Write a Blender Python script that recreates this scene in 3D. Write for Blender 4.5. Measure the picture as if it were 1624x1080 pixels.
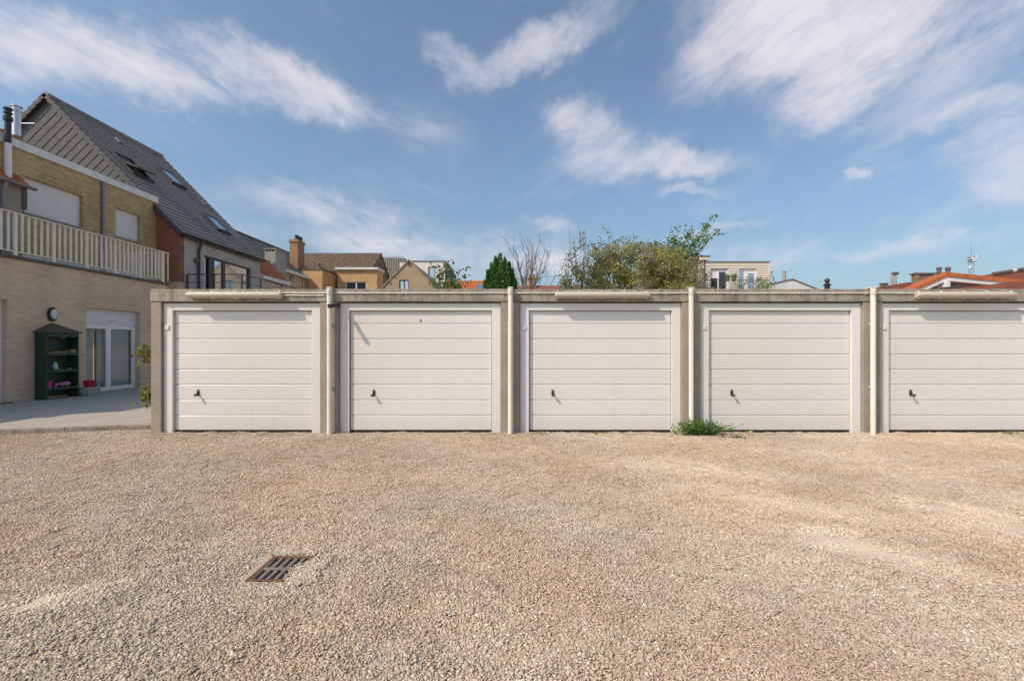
import bpy, bmesh, math, random
from mathutils import Vector, Matrix
R = math.radians
for o in list(bpy.data.objects):
    bpy.data.objects.remove(o, do_unlink=True)
S = bpy.context.scene
COL = S.collection

# ------------------------------------------------------------------ camera
# 16 mm lens, eye 1.41 m above the gravel, level, looking straight at the row of garages (+Y)
F, CX, CY, EYE = 722.0, 820.0, 548.0, 1.41
cam_d = bpy.data.cameras.new('camera'); cam = bpy.data.objects.new('camera', cam_d); COL.objects.link(cam)
cam.location = (0, 0, EYE); cam.rotation_euler = (R(90), 0, 0)
cam_d.sensor_width = 36; cam_d.lens = 16.0
cam_d.shift_x = -8 / 1624; cam_d.shift_y = 8 / 1624
cam_d.clip_start = 0.05; cam_d.clip_end = 2000
S.camera = cam
S.cycles.max_bounces = 6; S.cycles.diffuse_bounces = 3; S.cycles.glossy_bounces = 3; S.cycles.transmission_bounces = 4; S.cycles.transparent_max_bounces = 8
S.cycles.use_adaptive_sampling = True; S.cycles.adaptive_threshold = .02

# ------------------------------------------------------------------ sun, sky, exposure
SUN = Vector((0.352, 0.25, -0.42)).normalized()      # the way the light travels
SUN_EL = math.asin(-SUN.z)
SUN_AZ = math.atan2(-SUN.x, -SUN.y)                  # compass angle of the sun, from +Y towards +X
sun_d = bpy.data.lights.new('sun', 'SUN'); sun = bpy.data.objects.new('sun', sun_d); COL.objects.link(sun)
sun_d.energy = 2.1; sun_d.angle = R(0.6); sun_d.color = (1.0, 0.93, 0.83)
sun.rotation_euler = SUN.to_track_quat('-Z', 'Y').to_euler(); sun.location = (-20, -15, 30)
S.view_settings.view_transform = 'Standard'; S.view_settings.look = 'None'
S.view_settings.exposure = 0.65; S.view_settings.use_white_balance = True; S.view_settings.white_balance_temperature = 7200; S.view_settings.white_balance_tint = 20
S.view_settings.gamma = 1.0; S.view_settings.use_curve_mapping = False

world = bpy.data.worlds.new('World'); S.world = world; world.use_nodes = True; world.cycles.sampling_method = 'MANUAL'; world.cycles.sample_map_resolution = 256
WT = world.node_tree; WT.nodes.clear()
def wn(t, **kw):
    n = WT.nodes.new(t)
    for k, v in kw.items(): setattr(n, k, v)
    return n
def wl(a, b): WT.links.new(a, b)
def wmath(op, a, b=None, clamp=False):
    n = wn('ShaderNodeMath', operation=op, use_clamp=clamp)
    for i, q in enumerate((a, b)):
        if q is None: continue
        if isinstance(q, (int, float)): n.inputs[i].default_value = q
        else: wl(q, n.inputs[i])
    return n.outputs[0]
w_out = wn('ShaderNodeOutputWorld'); w_bg = wn('ShaderNodeBackground'); wl(w_bg.outputs[0], w_out.inputs[0])
SKY_STRENGTH = 0.11
w_bg.inputs['Strength'].default_value = SKY_STRENGTH
sky = wn('ShaderNodeTexSky', sky_type='NISHITA'); sky.sun_disc = False
sky.sun_elevation = SUN_EL; sky.sun_rotation = SUN_AZ
sky.air_density = 1.0; sky.dust_density = 2.2; sky.ozone_density = 1.6; sky.altitude = 0
tc = wn('ShaderNodeTexCoord'); DIR = tc.outputs['Generated']
sep = wn('ShaderNodeSeparateXYZ'); wl(DIR, sep.inputs[0])
az = wmath('ARCTAN2', sep.outputs[0], sep.outputs[1]); el = wmath('ARCSINE', sep.outputs[2])
comb = wn('ShaderNodeCombineXYZ'); wl(az, comb.inputs[0]); wl(el, comb.inputs[1])
def wnoise(scale, detail, rough, vec=None, dist=0.0):
    n = wn('ShaderNodeTexNoise'); n.inputs['Scale'].default_value = scale
    n.inputs['Detail'].default_value = detail; n.inputs['Roughness'].default_value = rough
    n.inputs['Distortion'].default_value = dist
    wl(vec or DIR, n.inputs['Vector']); return n
def vmath(op, a, b):
    n = wn('ShaderNodeVectorMath', operation=op)
    for i, q in enumerate((a, b)):
        if isinstance(q, (tuple, list)): n.inputs[i].default_value = q
        elif isinstance(q, (int, float)): n.inputs['Scale'].default_value = q
        else: wl(q, n.inputs[i])
    return n.outputs[0]
wa = vmath('SCALE', vmath('SUBTRACT', wnoise(4, 2, .55).outputs['Color'], (.5, .5, .5)), .10)
wb = vmath('SCALE', vmath('SUBTRACT', wnoise(24, 4, .65).outputs['Color'], (.5, .5, .5)), .06)
P2 = vmath('ADD', vmath('ADD', comb.outputs[0], wa), wb)
def azel(x, y):
    u, v = (x - CX) / F, (CY - y) / F
    return math.atan2(u, 1), math.atan2(v, math.hypot(u, 1))
# cirrus streaks: two ends and half width (in view, except three added far right), strength
CLOUDS = [
    (-220, 20, 190, 70, 56, .95), (60, 58, 450, 122, 44, 1.15), (380, 108, 610, 195, 34, 1.0), (600, 190, 740, 220, 40, .3),
    (-60, 80, 110, 120, 30, .45), (150, 95, 270, 150, 30, .35),
    (690, 60, 770, 135, 26, .6), (730, 130, 985, 0, 26, .75),
    (868, 190, 920, 165, 28, .6), (900, 190, 1010, 245, 44, .62), (980, 240, 1190, 248, 22, .85), (890, 240, 1000, 275, 26, .3), (1050, 292, 1140, 290, 10, .6),
    (1120, -60, 1470, 20, 120, 1.1), (1200, 60, 1420, 50, 95, 1.0), (1255, 195, 1400, 90, 42, .95), (1070, 130, 1240, 50, 50, .6), (1400, 40, 1700, -60, 90, .75), (1700, 60, 2300, -40, 130, .7), (1900, 200, 2800, 120, 120, .5), (2300, 60, 4200, -200, 260, .6), (1300, 200, 1624, 60, 60, .35),  # the three farthest right are out of view, added to brighten the left wall
    (1430, 190, 1680, 150, 26, .55), (1500, 260, 1700, 200, 40, .55), (1540, 310, 1680, 290, 40, .6), (1345, 292, 1400, 280, 9, .5),
    (370, 285, 560, 330, 32, .6), (470, 330, 700, 370, 34, .7), (470, 372, 730, 398, 22, 1.0), (700, 395, 900, 410, 40, .8), (840, 350, 900, 370, 20, .75), (780, 430, 960, 430, 26, .8), (560, 415, 760, 440, 20, .5),
    (1000, 380, 1240, 340, 8, .35), (1000, 410, 1340, 400, 28, .4), (1300, 410, 1640, 370, 16, .45),
]
acc = None
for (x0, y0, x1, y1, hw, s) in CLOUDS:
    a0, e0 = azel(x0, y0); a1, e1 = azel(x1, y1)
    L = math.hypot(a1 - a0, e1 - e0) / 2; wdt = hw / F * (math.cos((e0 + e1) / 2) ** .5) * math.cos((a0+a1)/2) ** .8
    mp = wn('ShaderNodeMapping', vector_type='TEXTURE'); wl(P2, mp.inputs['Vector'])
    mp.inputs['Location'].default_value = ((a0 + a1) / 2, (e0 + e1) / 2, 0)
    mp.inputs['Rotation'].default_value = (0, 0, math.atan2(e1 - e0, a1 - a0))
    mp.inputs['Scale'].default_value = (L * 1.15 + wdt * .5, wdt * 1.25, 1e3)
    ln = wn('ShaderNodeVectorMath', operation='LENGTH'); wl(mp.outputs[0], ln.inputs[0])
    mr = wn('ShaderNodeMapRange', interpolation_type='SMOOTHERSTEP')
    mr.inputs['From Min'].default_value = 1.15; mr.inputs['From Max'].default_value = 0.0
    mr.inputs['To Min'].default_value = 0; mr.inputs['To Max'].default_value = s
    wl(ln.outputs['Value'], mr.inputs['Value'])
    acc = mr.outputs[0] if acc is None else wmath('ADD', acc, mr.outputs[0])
# fibrous texture of the ice cloud, drawn out along the wind: falling to the right in the left sky, rising in the right
def fibre(rot, off):
    m_ = wn('ShaderNodeMapping', vector_type='POINT'); wl(P3, m_.inputs['Vector'])
    m_.inputs['Rotation'].default_value = (0, 0, rot); m_.inputs['Scale'].default_value = (1.0, 1.0, 1.0); m_.inputs['Location'].default_value = (off, 0, 0)
    m2 = wn('ShaderNodeMapping', vector_type='POINT'); wl(m_.outputs[0], m2.inputs['Vector']); m2.inputs['Scale'].default_value = (4.2, 13.0, 1.0)
    n_ = wnoise(1.0, 9, .70, m2.outputs[0]); n_.noise_dimensions = '2D'; return n_.outputs['Fac']
P3 = vmath('ADD', comb.outputs[0], wa)
side = wn('ShaderNodeMapRange', interpolation_type='SMOOTHSTEP'); wl(az, side.inputs['Value'])
for k, v in (('From Min', -.25), ('From Max', .12), ('To Min', 0), ('To Max', 1)): side.inputs[k].default_value = v
fx = wn('ShaderNodeMix', data_type='FLOAT'); wl(side.outputs[0], fx.inputs['Factor'])
wl(fibre(R(16), 3.1), fx.inputs['A']); wl(fibre(R(-24), 7.7), fx.inputs['B'])
lump = wnoise(5.5, 4, .6, DIR).outputs['Fac']
fsum = wmath('ADD', wmath('MULTIPLY', fx.outputs['Result'], .68), wmath('MULTIPLY', lump, .32))
fmr = wn('ShaderNodeMapRange'); wl(fsum, fmr.inputs['Value'])
for k, v in (('From Min', .38), ('From Max', .68), ('To Min', .20), ('To Max', 1.8)): fmr.inputs[k].default_value = v
veil = wn('ShaderNodeMapRange', interpolation_type='SMOOTHSTEP'); wl(fsum, veil.inputs['Value'])      # thin veil over the whole sky
for k, v in (('From Min', .50), ('From Max', .78), ('To Min', 0), ('To Max', .22)): veil.inputs[k].default_value = v
# the same thin veil looks thicker towards the horizon, where one looks through more of it
slant = wmath('DIVIDE', .36, wmath('ADD', wmath('MAXIMUM', sep.outputs[2], 0.0), .12))
veil2 = wmath('MULTIPLY', wmath('ADD', veil.outputs[0], wmath('MULTIPLY', fsum, .16)), slant)
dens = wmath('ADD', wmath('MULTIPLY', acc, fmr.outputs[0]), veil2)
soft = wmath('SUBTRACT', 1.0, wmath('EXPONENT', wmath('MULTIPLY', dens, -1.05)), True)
gain = wn('ShaderNodeMix', data_type='RGBA', blend_type='MULTIPLY'); gain.inputs['Factor'].default_value = 1
wl(sky.outputs[0], gain.inputs['A'])
hz = wn('ShaderNodeMapRange', interpolation_type='SMOOTHSTEP'); wl(el, hz.inputs['Value'])               # low sun haze is thin here: the sky near the horizon stays soft blue
for k, v in (('From Min', -.02), ('From Max', .42), ('To Min', .74), ('To Max', .98)): hz.inputs[k].default_value = v
hc = wn('ShaderNodeVectorMath', operation='SCALE'); hc.inputs[0].default_value = (.65, .92, .98); wl(hz.outputs[0], hc.inputs['Scale'])
wl(hc.outputs[0], gain.inputs['B'])
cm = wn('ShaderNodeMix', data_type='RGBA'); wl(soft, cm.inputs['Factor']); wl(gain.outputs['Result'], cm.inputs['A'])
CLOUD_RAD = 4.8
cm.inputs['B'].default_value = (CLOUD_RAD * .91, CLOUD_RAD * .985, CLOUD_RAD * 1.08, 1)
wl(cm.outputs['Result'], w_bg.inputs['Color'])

# ------------------------------------------------------------------ helpers
def P(x, y, Y):
    """a point of the place at depth Y, from a bearing"""
    return Vector(((x - CX) / F * Y, Y, EYE + (CY - y) / F * Y))
def px(x, Y): return (x - CX) / F * Y
def pz(y, Y): return EYE + (CY - y) / F * Y
def py(x, X): return F * X / (x - CX)

class MB:
    def __init__(s): s.v = []; s.f = []
    def add(s, vs, fs):
        b = len(s.v); s.v += [tuple(v) for v in vs]; s.f += [tuple(b + i for i in q) for q in fs]; return s
    def box(s, x0, x1, y0, y1, z0, z1):
        return s.add([(x0,y0,z0),(x1,y0,z0),(x1,y1,z0),(x0,y1,z0),(x0,y0,z1),(x1,y0,z1),(x1,y1,z1),(x0,y1,z1)],
                     [(0,3,2,1),(4,5,6,7),(0,1,5,4),(1,2,6,5),(2,3,7,6),(3,0,4,7)])
    def obox(s, c, a, b, d):
        c, a, b, d = Vector(c), Vector(a), Vector(b), Vector(d); vs = []
        for sz in (-1, 1):
            for sa, sb in ((-1,-1),(1,-1),(1,1),(-1,1)): vs.append(c + sa*a + sb*b + sz*d)
        return s.add(vs, [(0,3,2,1),(4,5,6,7),(0,1,5,4),(1,2,6,5),(2,3,7,6),(3,0,4,7)])
    def ext(s, pts, vec):
        n = len(pts); vec = Vector(vec); pts = [Vector(p) for p in pts]
        return s.add(pts + [p + vec for p in pts], [tuple(range(n))[::-1], tuple(range(n, 2*n))] + [(i, (i+1) % n, n + (i+1) % n, n + i) for i in range(n)])
    def quad(s, *p): return s.add(p, [tuple(range(len(p)))])
    def tube(s, path, r, n=8, cap=True):
        path = [Vector(p) for p in path]; m = len(path)
        rs = r if isinstance(r, (list, tuple)) else [r] * m
        up = None; vs = []; fs = []
        for i, p in enumerate(path):
            t = (path[min(i+1, m-1)] - path[max(i-1, 0)]).normalized()
            if up is None:
                up = Vector((0,0,1)) if abs(t.z) < .9 else Vector((1,0,0))
            up = (up - t * up.dot(t))
            up = up.normalized() if up.length > 1e-6 else t.orthogonal().normalized()
            w = t.cross(up)
            for k in range(n):
                a = 2*math.pi*k/n; vs.append(p + (up*math.cos(a) + w*math.sin(a)) * rs[i])
        for i in range(m-1):
            for k in range(n):
                fs.append((i*n+k, i*n+(k+1) % n, (i+1)*n+(k+1) % n, (i+1)*n+k))
        if cap: fs += [tuple(range(n))[::-1], tuple((m-1)*n + k for k in range(n))]
        return s.add(vs, fs)
    def lathe(s, prof, c, n=16, axis=(0,0,1), sx=1.0, sy=1.0):
        c = Vector(c); ax = Vector(axis).normalized()
        u = Vector((1,0,0)) if abs(ax.x) < .9 else Vector((0,1,0)); u = (u - ax*u.dot(ax)).normalized(); w = ax.cross(u)
        vs = []; fs = []
        for (r, h) in prof:
            for k in range(n):
                a = 2*math.pi*k/n; vs.append(c + ax*h + (u*math.cos(a)*sx + w*math.sin(a)*sy)*max(r, 1e-4))
        for i in range(len(prof)-1):
            for k in range(n): fs.append((i*n+k, i*n+(k+1) % n, (i+1)*n+(k+1) % n, (i+1)*n+k))
        fs += [tuple(range(n))[::-1], tuple((len(prof)-1)*n + k for k in range(n))]
        return s.add(vs, fs)
    def wall(s, axis, pos, thick, u0, u1, z0, z1, holes=()):
        """a wall plate with openings; axis 'x' = plane X=pos (u along Y), axis 'y' = plane Y=pos (u along X)"""
        us = sorted({u0, u1, *[q for h in holes for q in h[:2]]}); zs = sorted({z0, z1, *[q for h in holes for q in h[2:]]})
        us = [u for u in us if u0 <= u <= u1]; zs = [z for z in zs if z0 <= z <= z1]
        def solid(i, j):
            if i < 0 or j < 0 or i >= len(us)-1 or j >= len(zs)-1: return False
            um, zm = (us[i]+us[i+1])/2, (zs[j]+zs[j+1])/2
            return not any(h[0] < um < h[1] and h[2] < zm < h[3] for h in holes)
        def pt(u, z, d): return (pos + d, u, z) if axis == 'x' else (u, pos + d, z)
        for i in range(len(us)-1):
            for j in range(len(zs)-1):
                if not solid(i, j): continue
                a, b, c, d = us[i], us[i+1], zs[j], zs[j+1]
                for q in (0, thick): s.quad(pt(a,c,q), pt(b,c,q), pt(b,d,q), pt(a,d,q))
                if not solid(i-1, j): s.quad(pt(a,c,0), pt(a,d,0), pt(a,d,thick), pt(a,c,thick))
                if not solid(i+1, j): s.quad(pt(b,c,0), pt(b,d,0), pt(b,d,thick), pt(b,c,thick))
                if not solid(i, j-1): s.quad(pt(a,c,0), pt(b,c,0), pt(b,c,thick), pt(a,c,thick))
                if not solid(i, j+1): s.quad(pt(a,d,0), pt(b,d,0), pt(b,d,thick), pt(a,d,thick))
        return s
    def build(s, name, m, parent=None, smooth=False, bevel=0.0, weld=True):
        org = Vector((0,0,0)); q = parent
        while q is not None: org += q.location; q = q.parent
        me = bpy.data.meshes.new(name)
        me.from_pydata([tuple(Vector(v) - org) for v in s.v], [], s.f)
        if weld:
            bm = bmesh.new(); bm.from_mesh(me)
            bmesh.ops.remove_doubles(bm, verts=bm.verts, dist=1e-5)
            bmesh.ops.recalc_face_normals(bm, faces=bm.faces)
            bm.to_mesh(me); bm.free()
        o = bpy.data.objects.new(name, me); COL.objects.link(o)
        me.materials.append(m)
        if smooth:
            for p in me.polygons: p.use_smooth = True
            try: me.set_sharp_from_angle(angle=R(40))
            except Exception: pass
        if bevel:
            md = o.modifiers.new('bevel', 'BEVEL'); md.width = bevel; md.segments = 2; md.limit_method = 'ANGLE'; md.angle_limit = R(40)
        if parent is not None: o.parent = parent
        return o
def tag(o, label=None, cat=None, group=None, kind=None):
    if label: o['label'] = label
    if cat: o['category'] = cat
    if group: o['group'] = group
    if kind: o['kind'] = kind
    return o
def thing(name, label, cat, loc, group=None):
    o = bpy.data.objects.new(name, None); COL.objects.link(o); o.location = loc; o.empty_display_size = .2
    return tag(o, label, cat, group)

# ------------------------------------------------------------------ materials (all procedural)
class NT:
    def __init__(s, name):
        s.m = bpy.data.materials.new(name); s.m.use_nodes = True; s.t = s.m.node_tree
        s.b = s.t.nodes['Principled BSDF']; s._pos = None
    def n(s, t, **kw):
        q = s.t.nodes.new(t)
        for k, v in kw.items():
            if k in q.inputs.keys() if hasattr(q.inputs, 'keys') else False: q.inputs[k].default_value = v
            else: setattr(q, k, v)
        return q
    def l(s, a, b): s.t.links.new(a, b)
    def pos(s):
        if s._pos is None: s._pos = s.n('ShaderNodeNewGeometry').outputs['Position']
        return s._pos
    def noise(s, scale, detail=4, rough=.55, vec=None, stretch=None):
        q = s.n('ShaderNodeTexNoise'); q.inputs['Scale'].default_value = scale
        q.inputs['Detail'].default_value = detail; q.inputs['Roughness'].default_value = rough
        v = vec or s.pos()
        if stretch:
            mp = s.n('ShaderNodeMapping'); mp.inputs['Scale'].default_value = stretch; s.l(v, mp.inputs['Vector']); v = mp.outputs[0]
        s.l(v, q.inputs['Vector']); return q.outputs['Fac']
    def ramp(s, fac, stops):
        q = s.n('ShaderNodeValToRGB'); s.l(fac, q.inputs[0]); e = q.color_ramp.elements
        while len(e) < len(stops): e.new(.5)
        for i, (p, c) in enumerate(stops):
            e[i].position = p; e[i].color = (*c, 1) if len(c) == 3 else c
        return q.outputs[0]
    def rng(s, v, a, b, c, d, smooth=False):
        q = s.n('ShaderNodeMapRange'); s.l(v, q.inputs['Value'])
        if smooth: q.interpolation_type = 'SMOOTHSTEP'
        for k, w in (('From Min', a), ('From Max', b), ('To Min', c), ('To Max', d)): q.inputs[k].default_value = w
        return q.outputs[0]
    def math(s, op, a, b):
        q = s.n('ShaderNodeMath', operation=op)
        for i, w in enumerate((a, b)):
            if isinstance(w, (int, float)): q.inputs[i].default_value = w
            else: s.l(w, q.inputs[i])
        return q.outputs[0]
    def mix(s, fac, a, b, mode='MIX'):
        q = s.n('ShaderNodeMix', data_type='RGBA', blend_type=mode)
        for k, w in (('Factor', fac), ('A', a), ('B', b)):
            if isinstance(w, (int, float)): q.inputs[k].default_value = w
            elif isinstance(w, (tuple, list)): q.inputs[k].default_value = (*w, 1) if len(w) == 3 else w
            else: s.l(w, q.inputs[k])
        return q.outputs['Result']
    def bump(s, h, strength=.3, dist=.01, prev=None):
        q = s.n('ShaderNodeBump'); q.inputs['Strength'].default_value = strength; q.inputs['Distance'].default_value = dist
        s.l(h, q.inputs['Height'])
        if prev is not None: s.l(prev, q.inputs['Normal'])
        s.l(q.outputs[0], s.b.inputs['Normal']); return q.outputs[0]
    def color(s, c):
        if isinstance(c, (tuple, list)): s.b.inputs['Base Color'].default_value = (*c, 1)
        else: s.l(c, s.b.inputs['Base Color'])
    def set(s, rough=.6, metal=0.0, spec=.5):
        s.b.inputs['Roughness'].default_value = rough; s.b.inputs['Metallic'].default_value = metal
        s.b.inputs['Specular IOR Level'].default_value = spec; return s
def lin(r, g, b):
    f = lambda c: ((c/255 + .055)/1.055)**2.4 if c > 10 else c/255/12.92
    return (f(r), f(g), f(b))
def plain(name, c, rough=.6, metal=0.0, var=.12, vs=6.0, bump=0.0, bs=60.0, spec=.5, island=0.0):
    t = NT(name).set(rough, metal, spec)
    f = t.noise(vs, 5, .6)
    v = t.rng(f, .25, .75, 1-var, 1+var)
    if island:
        g = t.n('ShaderNodeNewGeometry'); v = t.math('MULTIPLY', v, t.rng(g.outputs['Random Per Island'], 0, 1, 1-island, 1+island))
    h = t.n('ShaderNodeHueSaturation'); h.inputs['Color'].default_value = (*c, 1); t.l(v, h.inputs['Value'])
    t.color(h.outputs[0])
    t.l(t.rng(t.noise(vs*3, 3), .2, .8, max(rough-.08, .02), min(rough+.08, 1)), t.b.inputs['Roughness'])
    if bump: t.bump(t.noise(bs, 6, .6), bump, .004)
    return t.m
def brick(name, axis, c1, c2, mortar, bw=.21, rh=.065, ms=.010, var=.3, rough=.85, spread=.9):
    t = NT(name).set(rough, 0, .3)
    sp = t.n('ShaderNodeSeparateXYZ'); t.l(t.pos(), sp.inputs[0])
    cb = t.n('ShaderNodeCombineXYZ'); t.l(sp.outputs[1 if axis == 'x' else 0], cb.inputs[0]); t.l(sp.outputs[2], cb.inputs[1])
    b = t.n('ShaderNodeTexBrick'); t.l(cb.outputs[0], b.inputs['Vector'])
    b.inputs['Scale'].default_value = 1; b.inputs['Brick Width'].default_value = bw; b.inputs['Row Height'].default_value = rh
    b.inputs['Mortar Size'].default_value = ms; b.inputs['Mortar Smooth'].default_value = .25; b.inputs['Bias'].default_value = 0
    b.inputs['Color1'].default_value = (*c1, 1); b.inputs['Color2'].default_value = (*c2, 1); b.inputs['Mortar'].default_value = (*mortar, 1)
    f = t.rng(t.noise(1.3, 6, .65), .25, .75, 1-var*.5, 1+var*.5)
    f2 = t.rng(t.noise(38, 4, .6), .2, .8, 1-var*.6, 1+var*.6)
    # weathering runs: large soft stains
    st = t.rng(t.noise(.9, 5, .6, stretch=(2.2, 2.2, .35)), .45, .75, 1, 1-var*.35)
    h = t.n('ShaderNodeHueSaturation'); t.l(b.outputs['Color'], h.inputs['Color']); t.l(t.math('MULTIPLY', st, t.math('MULTIPLY', f, f2)), h.inputs['Value'])
    t.color(h.outputs[0])
    hh = t.math('ADD', t.math('MULTIPLY', b.outputs['Fac'], -1.0), t.math('MULTIPLY', t.noise(90, 4, .6), .35))
    t.bump(hh, .6, .008)
    return t.m
M = {}
def concrete(name, c, dark=.55, streak=True, rough=.9):
    t = NT(name).set(rough, 0, .25)
    a = t.noise(2.2, 8, .65); b = t.noise(24, 6, .7); g = t.noise(160, 3, .6)
    col = t.ramp(a, [(.28, tuple(q*dark*1.15 for q in c)), (.5, c), (.75, tuple(min(q*1.22, 1) for q in c))])
    col = t.mix(t.rng(b, .46, .68, 0, .75), col, tuple(q*dark for q in c))
    if streak:
        s = t.noise(7, 6, .7, stretch=(1.0, 1.0, .08))
        col = t.mix(t.rng(s, .48, .66, 0, .75), col, tuple(q*.40 for q in c))
        l = t.noise(9, 6, .75)
        col = t.mix(t.rng(l, .62, .74, 0, .4), col, (.20, .18, .10))
    col = t.mix(t.rng(g, .55, .72, 0, .5), col, tuple(min(q*1.5, 1) for q in c))
    t.color(col); t.bump(t.math('ADD', b, t.math('MULTIPLY', g, .5)), .8, .008)
    return t.m
M['lintel'] = concrete('weathered concrete lintel', (.38, .33, .265), .45)
M['pillar'] = concrete('concrete pillar', (.36, .30, .24), .7, False)
M['terrace'] = concrete('terrace concrete', (.42, .375, .325), .8, False)
M['kerb'] = concrete('kerb concrete', (.36, .30, .24), .5, True)
M['block'] = concrete('block concrete', (.36, .35, .33), .7, False)
def door_white(name, c, dirt=.22):
    t = NT(name).set(.38, 0, .45)
    a = t.noise(1.6, 5, .6); z = t.n('ShaderNodeSeparateXYZ'); t.l(t.pos(), z.inputs[0])
    col = t.mix(t.rng(a, .35, .75, 0, .5), c, tuple(q*.94 for q in c))
    col = t.mix(t.rng(t.noise(.32, 2, .5), .40, .62, 0, .8), col, tuple(q*k_ for q, k_ in zip(c, (.93, .905, .87))))
    sp = t.noise(55, 5, .75)
    splash = t.math('MULTIPLY', t.rng(z.outputs[2], .0, .42, 1, 0, True), t.rng(sp, .38, .7, 0, 1))     # mud splashed up from the gravel
    col = t.mix(t.math('MULTIPLY', splash, dirt*2), col, (.40, .33, .25))
    runs = t.noise(11, 5, .7, stretch=(1, 1, .05))
    col = t.mix(t.rng(runs, .56, .8, 0, dirt), col, (.46, .43, .38))
    speck = t.noise(140, 2, .5); col = t.mix(t.rng(speck, .74, .8, 0, .35), col, (.35, .31, .27))
    t.color(col); t.l(t.rng(a, .3, .7, .3, .48), t.b.inputs['Roughness'])
    # slight waviness and wood-grain embossing of the pressed steel
    g = t.noise(1.0, 5, .6, stretch=(3, 3, 240)); w = t.noise(1.4, 2, .5, stretch=(1, 1, 2.5))
    n1 = t.bump(g, .10, .0012); t.bump(w, .25, .02, n1)
    return t.m
M['door'] = door_white('painted steel door white', (.74, .715, .69))
M['frame'] = door_white('painted steel frame white', (.76, .735, .71), .16)
def grimy(name, c, dirt=(.36, .30, .22), amt=.5):
    t = NT(name).set(.42, 0, .45)
    a = t.noise(4, 6, .65); s_ = t.noise(9, 6, .7, stretch=(1.6, 1.6, .12)); f_ = t.noise(60, 4, .7)
    col = t.mix(t.rng(a, .3, .75, 0, .6), c, tuple(q*.84 for q in c))
    col = t.mix(t.rng(s_, .52, .74, 0, amt), col, dirt); col = t.mix(t.rng(f_, .62, .78, 0, amt*.8), col, dirt)
    t.color(col); t.l(t.rng(a, .3, .7, .36, .6), t.b.inputs['Roughness']); t.bump(f_, .08, .002); return t.m
M['pvc_cream'] = grimy('cream plastic pipe', (.80, .755, .67), (.36, .30, .22), .4)
M['cond'] = grimy('cream conduit', (.66, .58, .48))
M['diff'] = grimy('aged cream lamp cover', (.58, .49, .395), (.30, .24, .18), .35)
M['black'] = plain('black plastic', (.025, .024, .024), .4, var=.25)
M['darkmetal'] = plain('dark painted metal', (.045, .045, .05), .45, var=.2)
M['gap'] = plain('near black gap shade', (.018, .016, .015), .9)  # near black colour standing in for shade in gaps and openings
M['inside'] = plain('shade darkened plaster', (.07, .065, .06), .95)  # room dimness is put into the colour, since light leaks in
M['alu'] = plain('brushed aluminium', (.62, .62, .63), .3, 1.0, var=.1)
M['steel'] = plain('stainless steel', (.62, .60, .58), .38, 1.0, var=.08)
M['cream_rail'] = plain('cream painted railing', (.80, .69, .56), .5, var=.12, vs=4)
M['white'] = plain('white plastic', (.80, .79, .79), .4, var=.05)
M['white_old'] = plain('weathered white paint', (.72, .71, .69), .55, var=.14, vs=3)
M['shutter'] = plain('roller shutter white', (.80, .79, .79), .45, var=.05)
M['zinc'] = plain('grey zinc pipe', (.24, .25, .27), .45, .4, var=.15)
M['slab'] = plain('dark balcony edge', (.12, .10, .085), .8, var=.3, bump=.3)
M['brick_beige'] = brick('beige brick', 'x', (.72, .52, .36), (.60, .425, .29), (.68, .53, .395), var=.28)
M['brick_beige_y'] = brick('beige brick y', 'y', (.72, .52, .36), (.60, .425, .29), (.68, .53, .395), var=.28)
M['brick_yellow'] = brick('yellow brown brick', 'x', (.70, .49, .235), (.50, .34, .155), (.36, .28, .185), var=.35)
M['brick_red'] = brick('red brick', 'y', (.44, .135, .07), (.33, .10, .055), (.26, .17, .13), var=.3)
M['brick_grey'] = brick('light grey brick', 'x', (.52, .47, .42), (.42, .375, .335), (.48, .44, .40), bw=.24, rh=.055, var=.25)
M['brick_old'] = brick('dark mixed brick', 'x', (.27, .15, .085), (.18, .10, .065), (.25, .2, .16), var=.35)
M['brick_gold'] = brick('golden brick', 'y', (.70, .40, .15), (.58, .32, .12), (.56, .42, .27), var=.3)
M['brick_gold_x'] = brick('golden brick side', 'x', (.70, .40, .15), (.58, .32, .12), (.56, .42, .27), var=.3)
M['brick_orange'] = brick('orange chimney brick', 'y', (.42, .2, .105), (.34, .155, .085), (.36, .25, .17), var=.3)
M['render'] = plain('beige cement render', (.38, .315, .24), .9, var=.2, vs=2, bump=.4, bs=30)
M['render_grey'] = plain('grey cement render', (.36, .335, .30), .9, var=.2, vs=2, bump=.4, bs=30)
M['render_tan'] = plain('tan render', (.40, .30, .195), .9, var=.16, vs=1.5, bump=.4, bs=20)
M['render_white'] = plain('white render', (.74, .70, .66), .85, var=.06, vs=1.2)
M['roof_grey'] = plain('anthracite roof tile', (.22, .198, .178), .7, var=.2, vs=2.5, bump=.25, bs=30)
M['roof_dark'] = plain('dark roof tile', (.13, .118, .11), .75, var=.28, vs=2.5, bump=.25)
M['roof_brown'] = plain('brown weathered pantile', (.30, .215, .15), .8, var=.75, vs=7, bump=.3, island=.0)
M['roof_orange'] = plain('orange clay pantile', (.50, .135, .045), .7, var=.3, vs=4, bump=.25)
M['roof_red'] = plain('red clay roof', (.26, .085, .055), .8, var=.25, vs=3, bump=.25)
M['slate'] = plain('grey fibre slate', (.076, .073, .071), .7, var=.16, vs=3, bump=.15, bs=60)
M['pot'] = plain('terracotta pot', (.36, .12, .06), .75, var=.2)
M['glass_far'] = plain('window glass', (.03, .04, .05), .04, var=.3, vs=.6, spec=1.0)
M['glass_blue'] = plain('sky reflecting glass', (.62, .68, .73), .03, .9, var=.15, vs=.6, spec=1.0)
M['wood_dark'] = plain('dark cladding', (.12, .098, .082), .8, var=.2, vs=3)
M['clap'] = plain('cream clapboard', (.68, .60, .50), .6, var=.06, vs=2)
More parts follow.
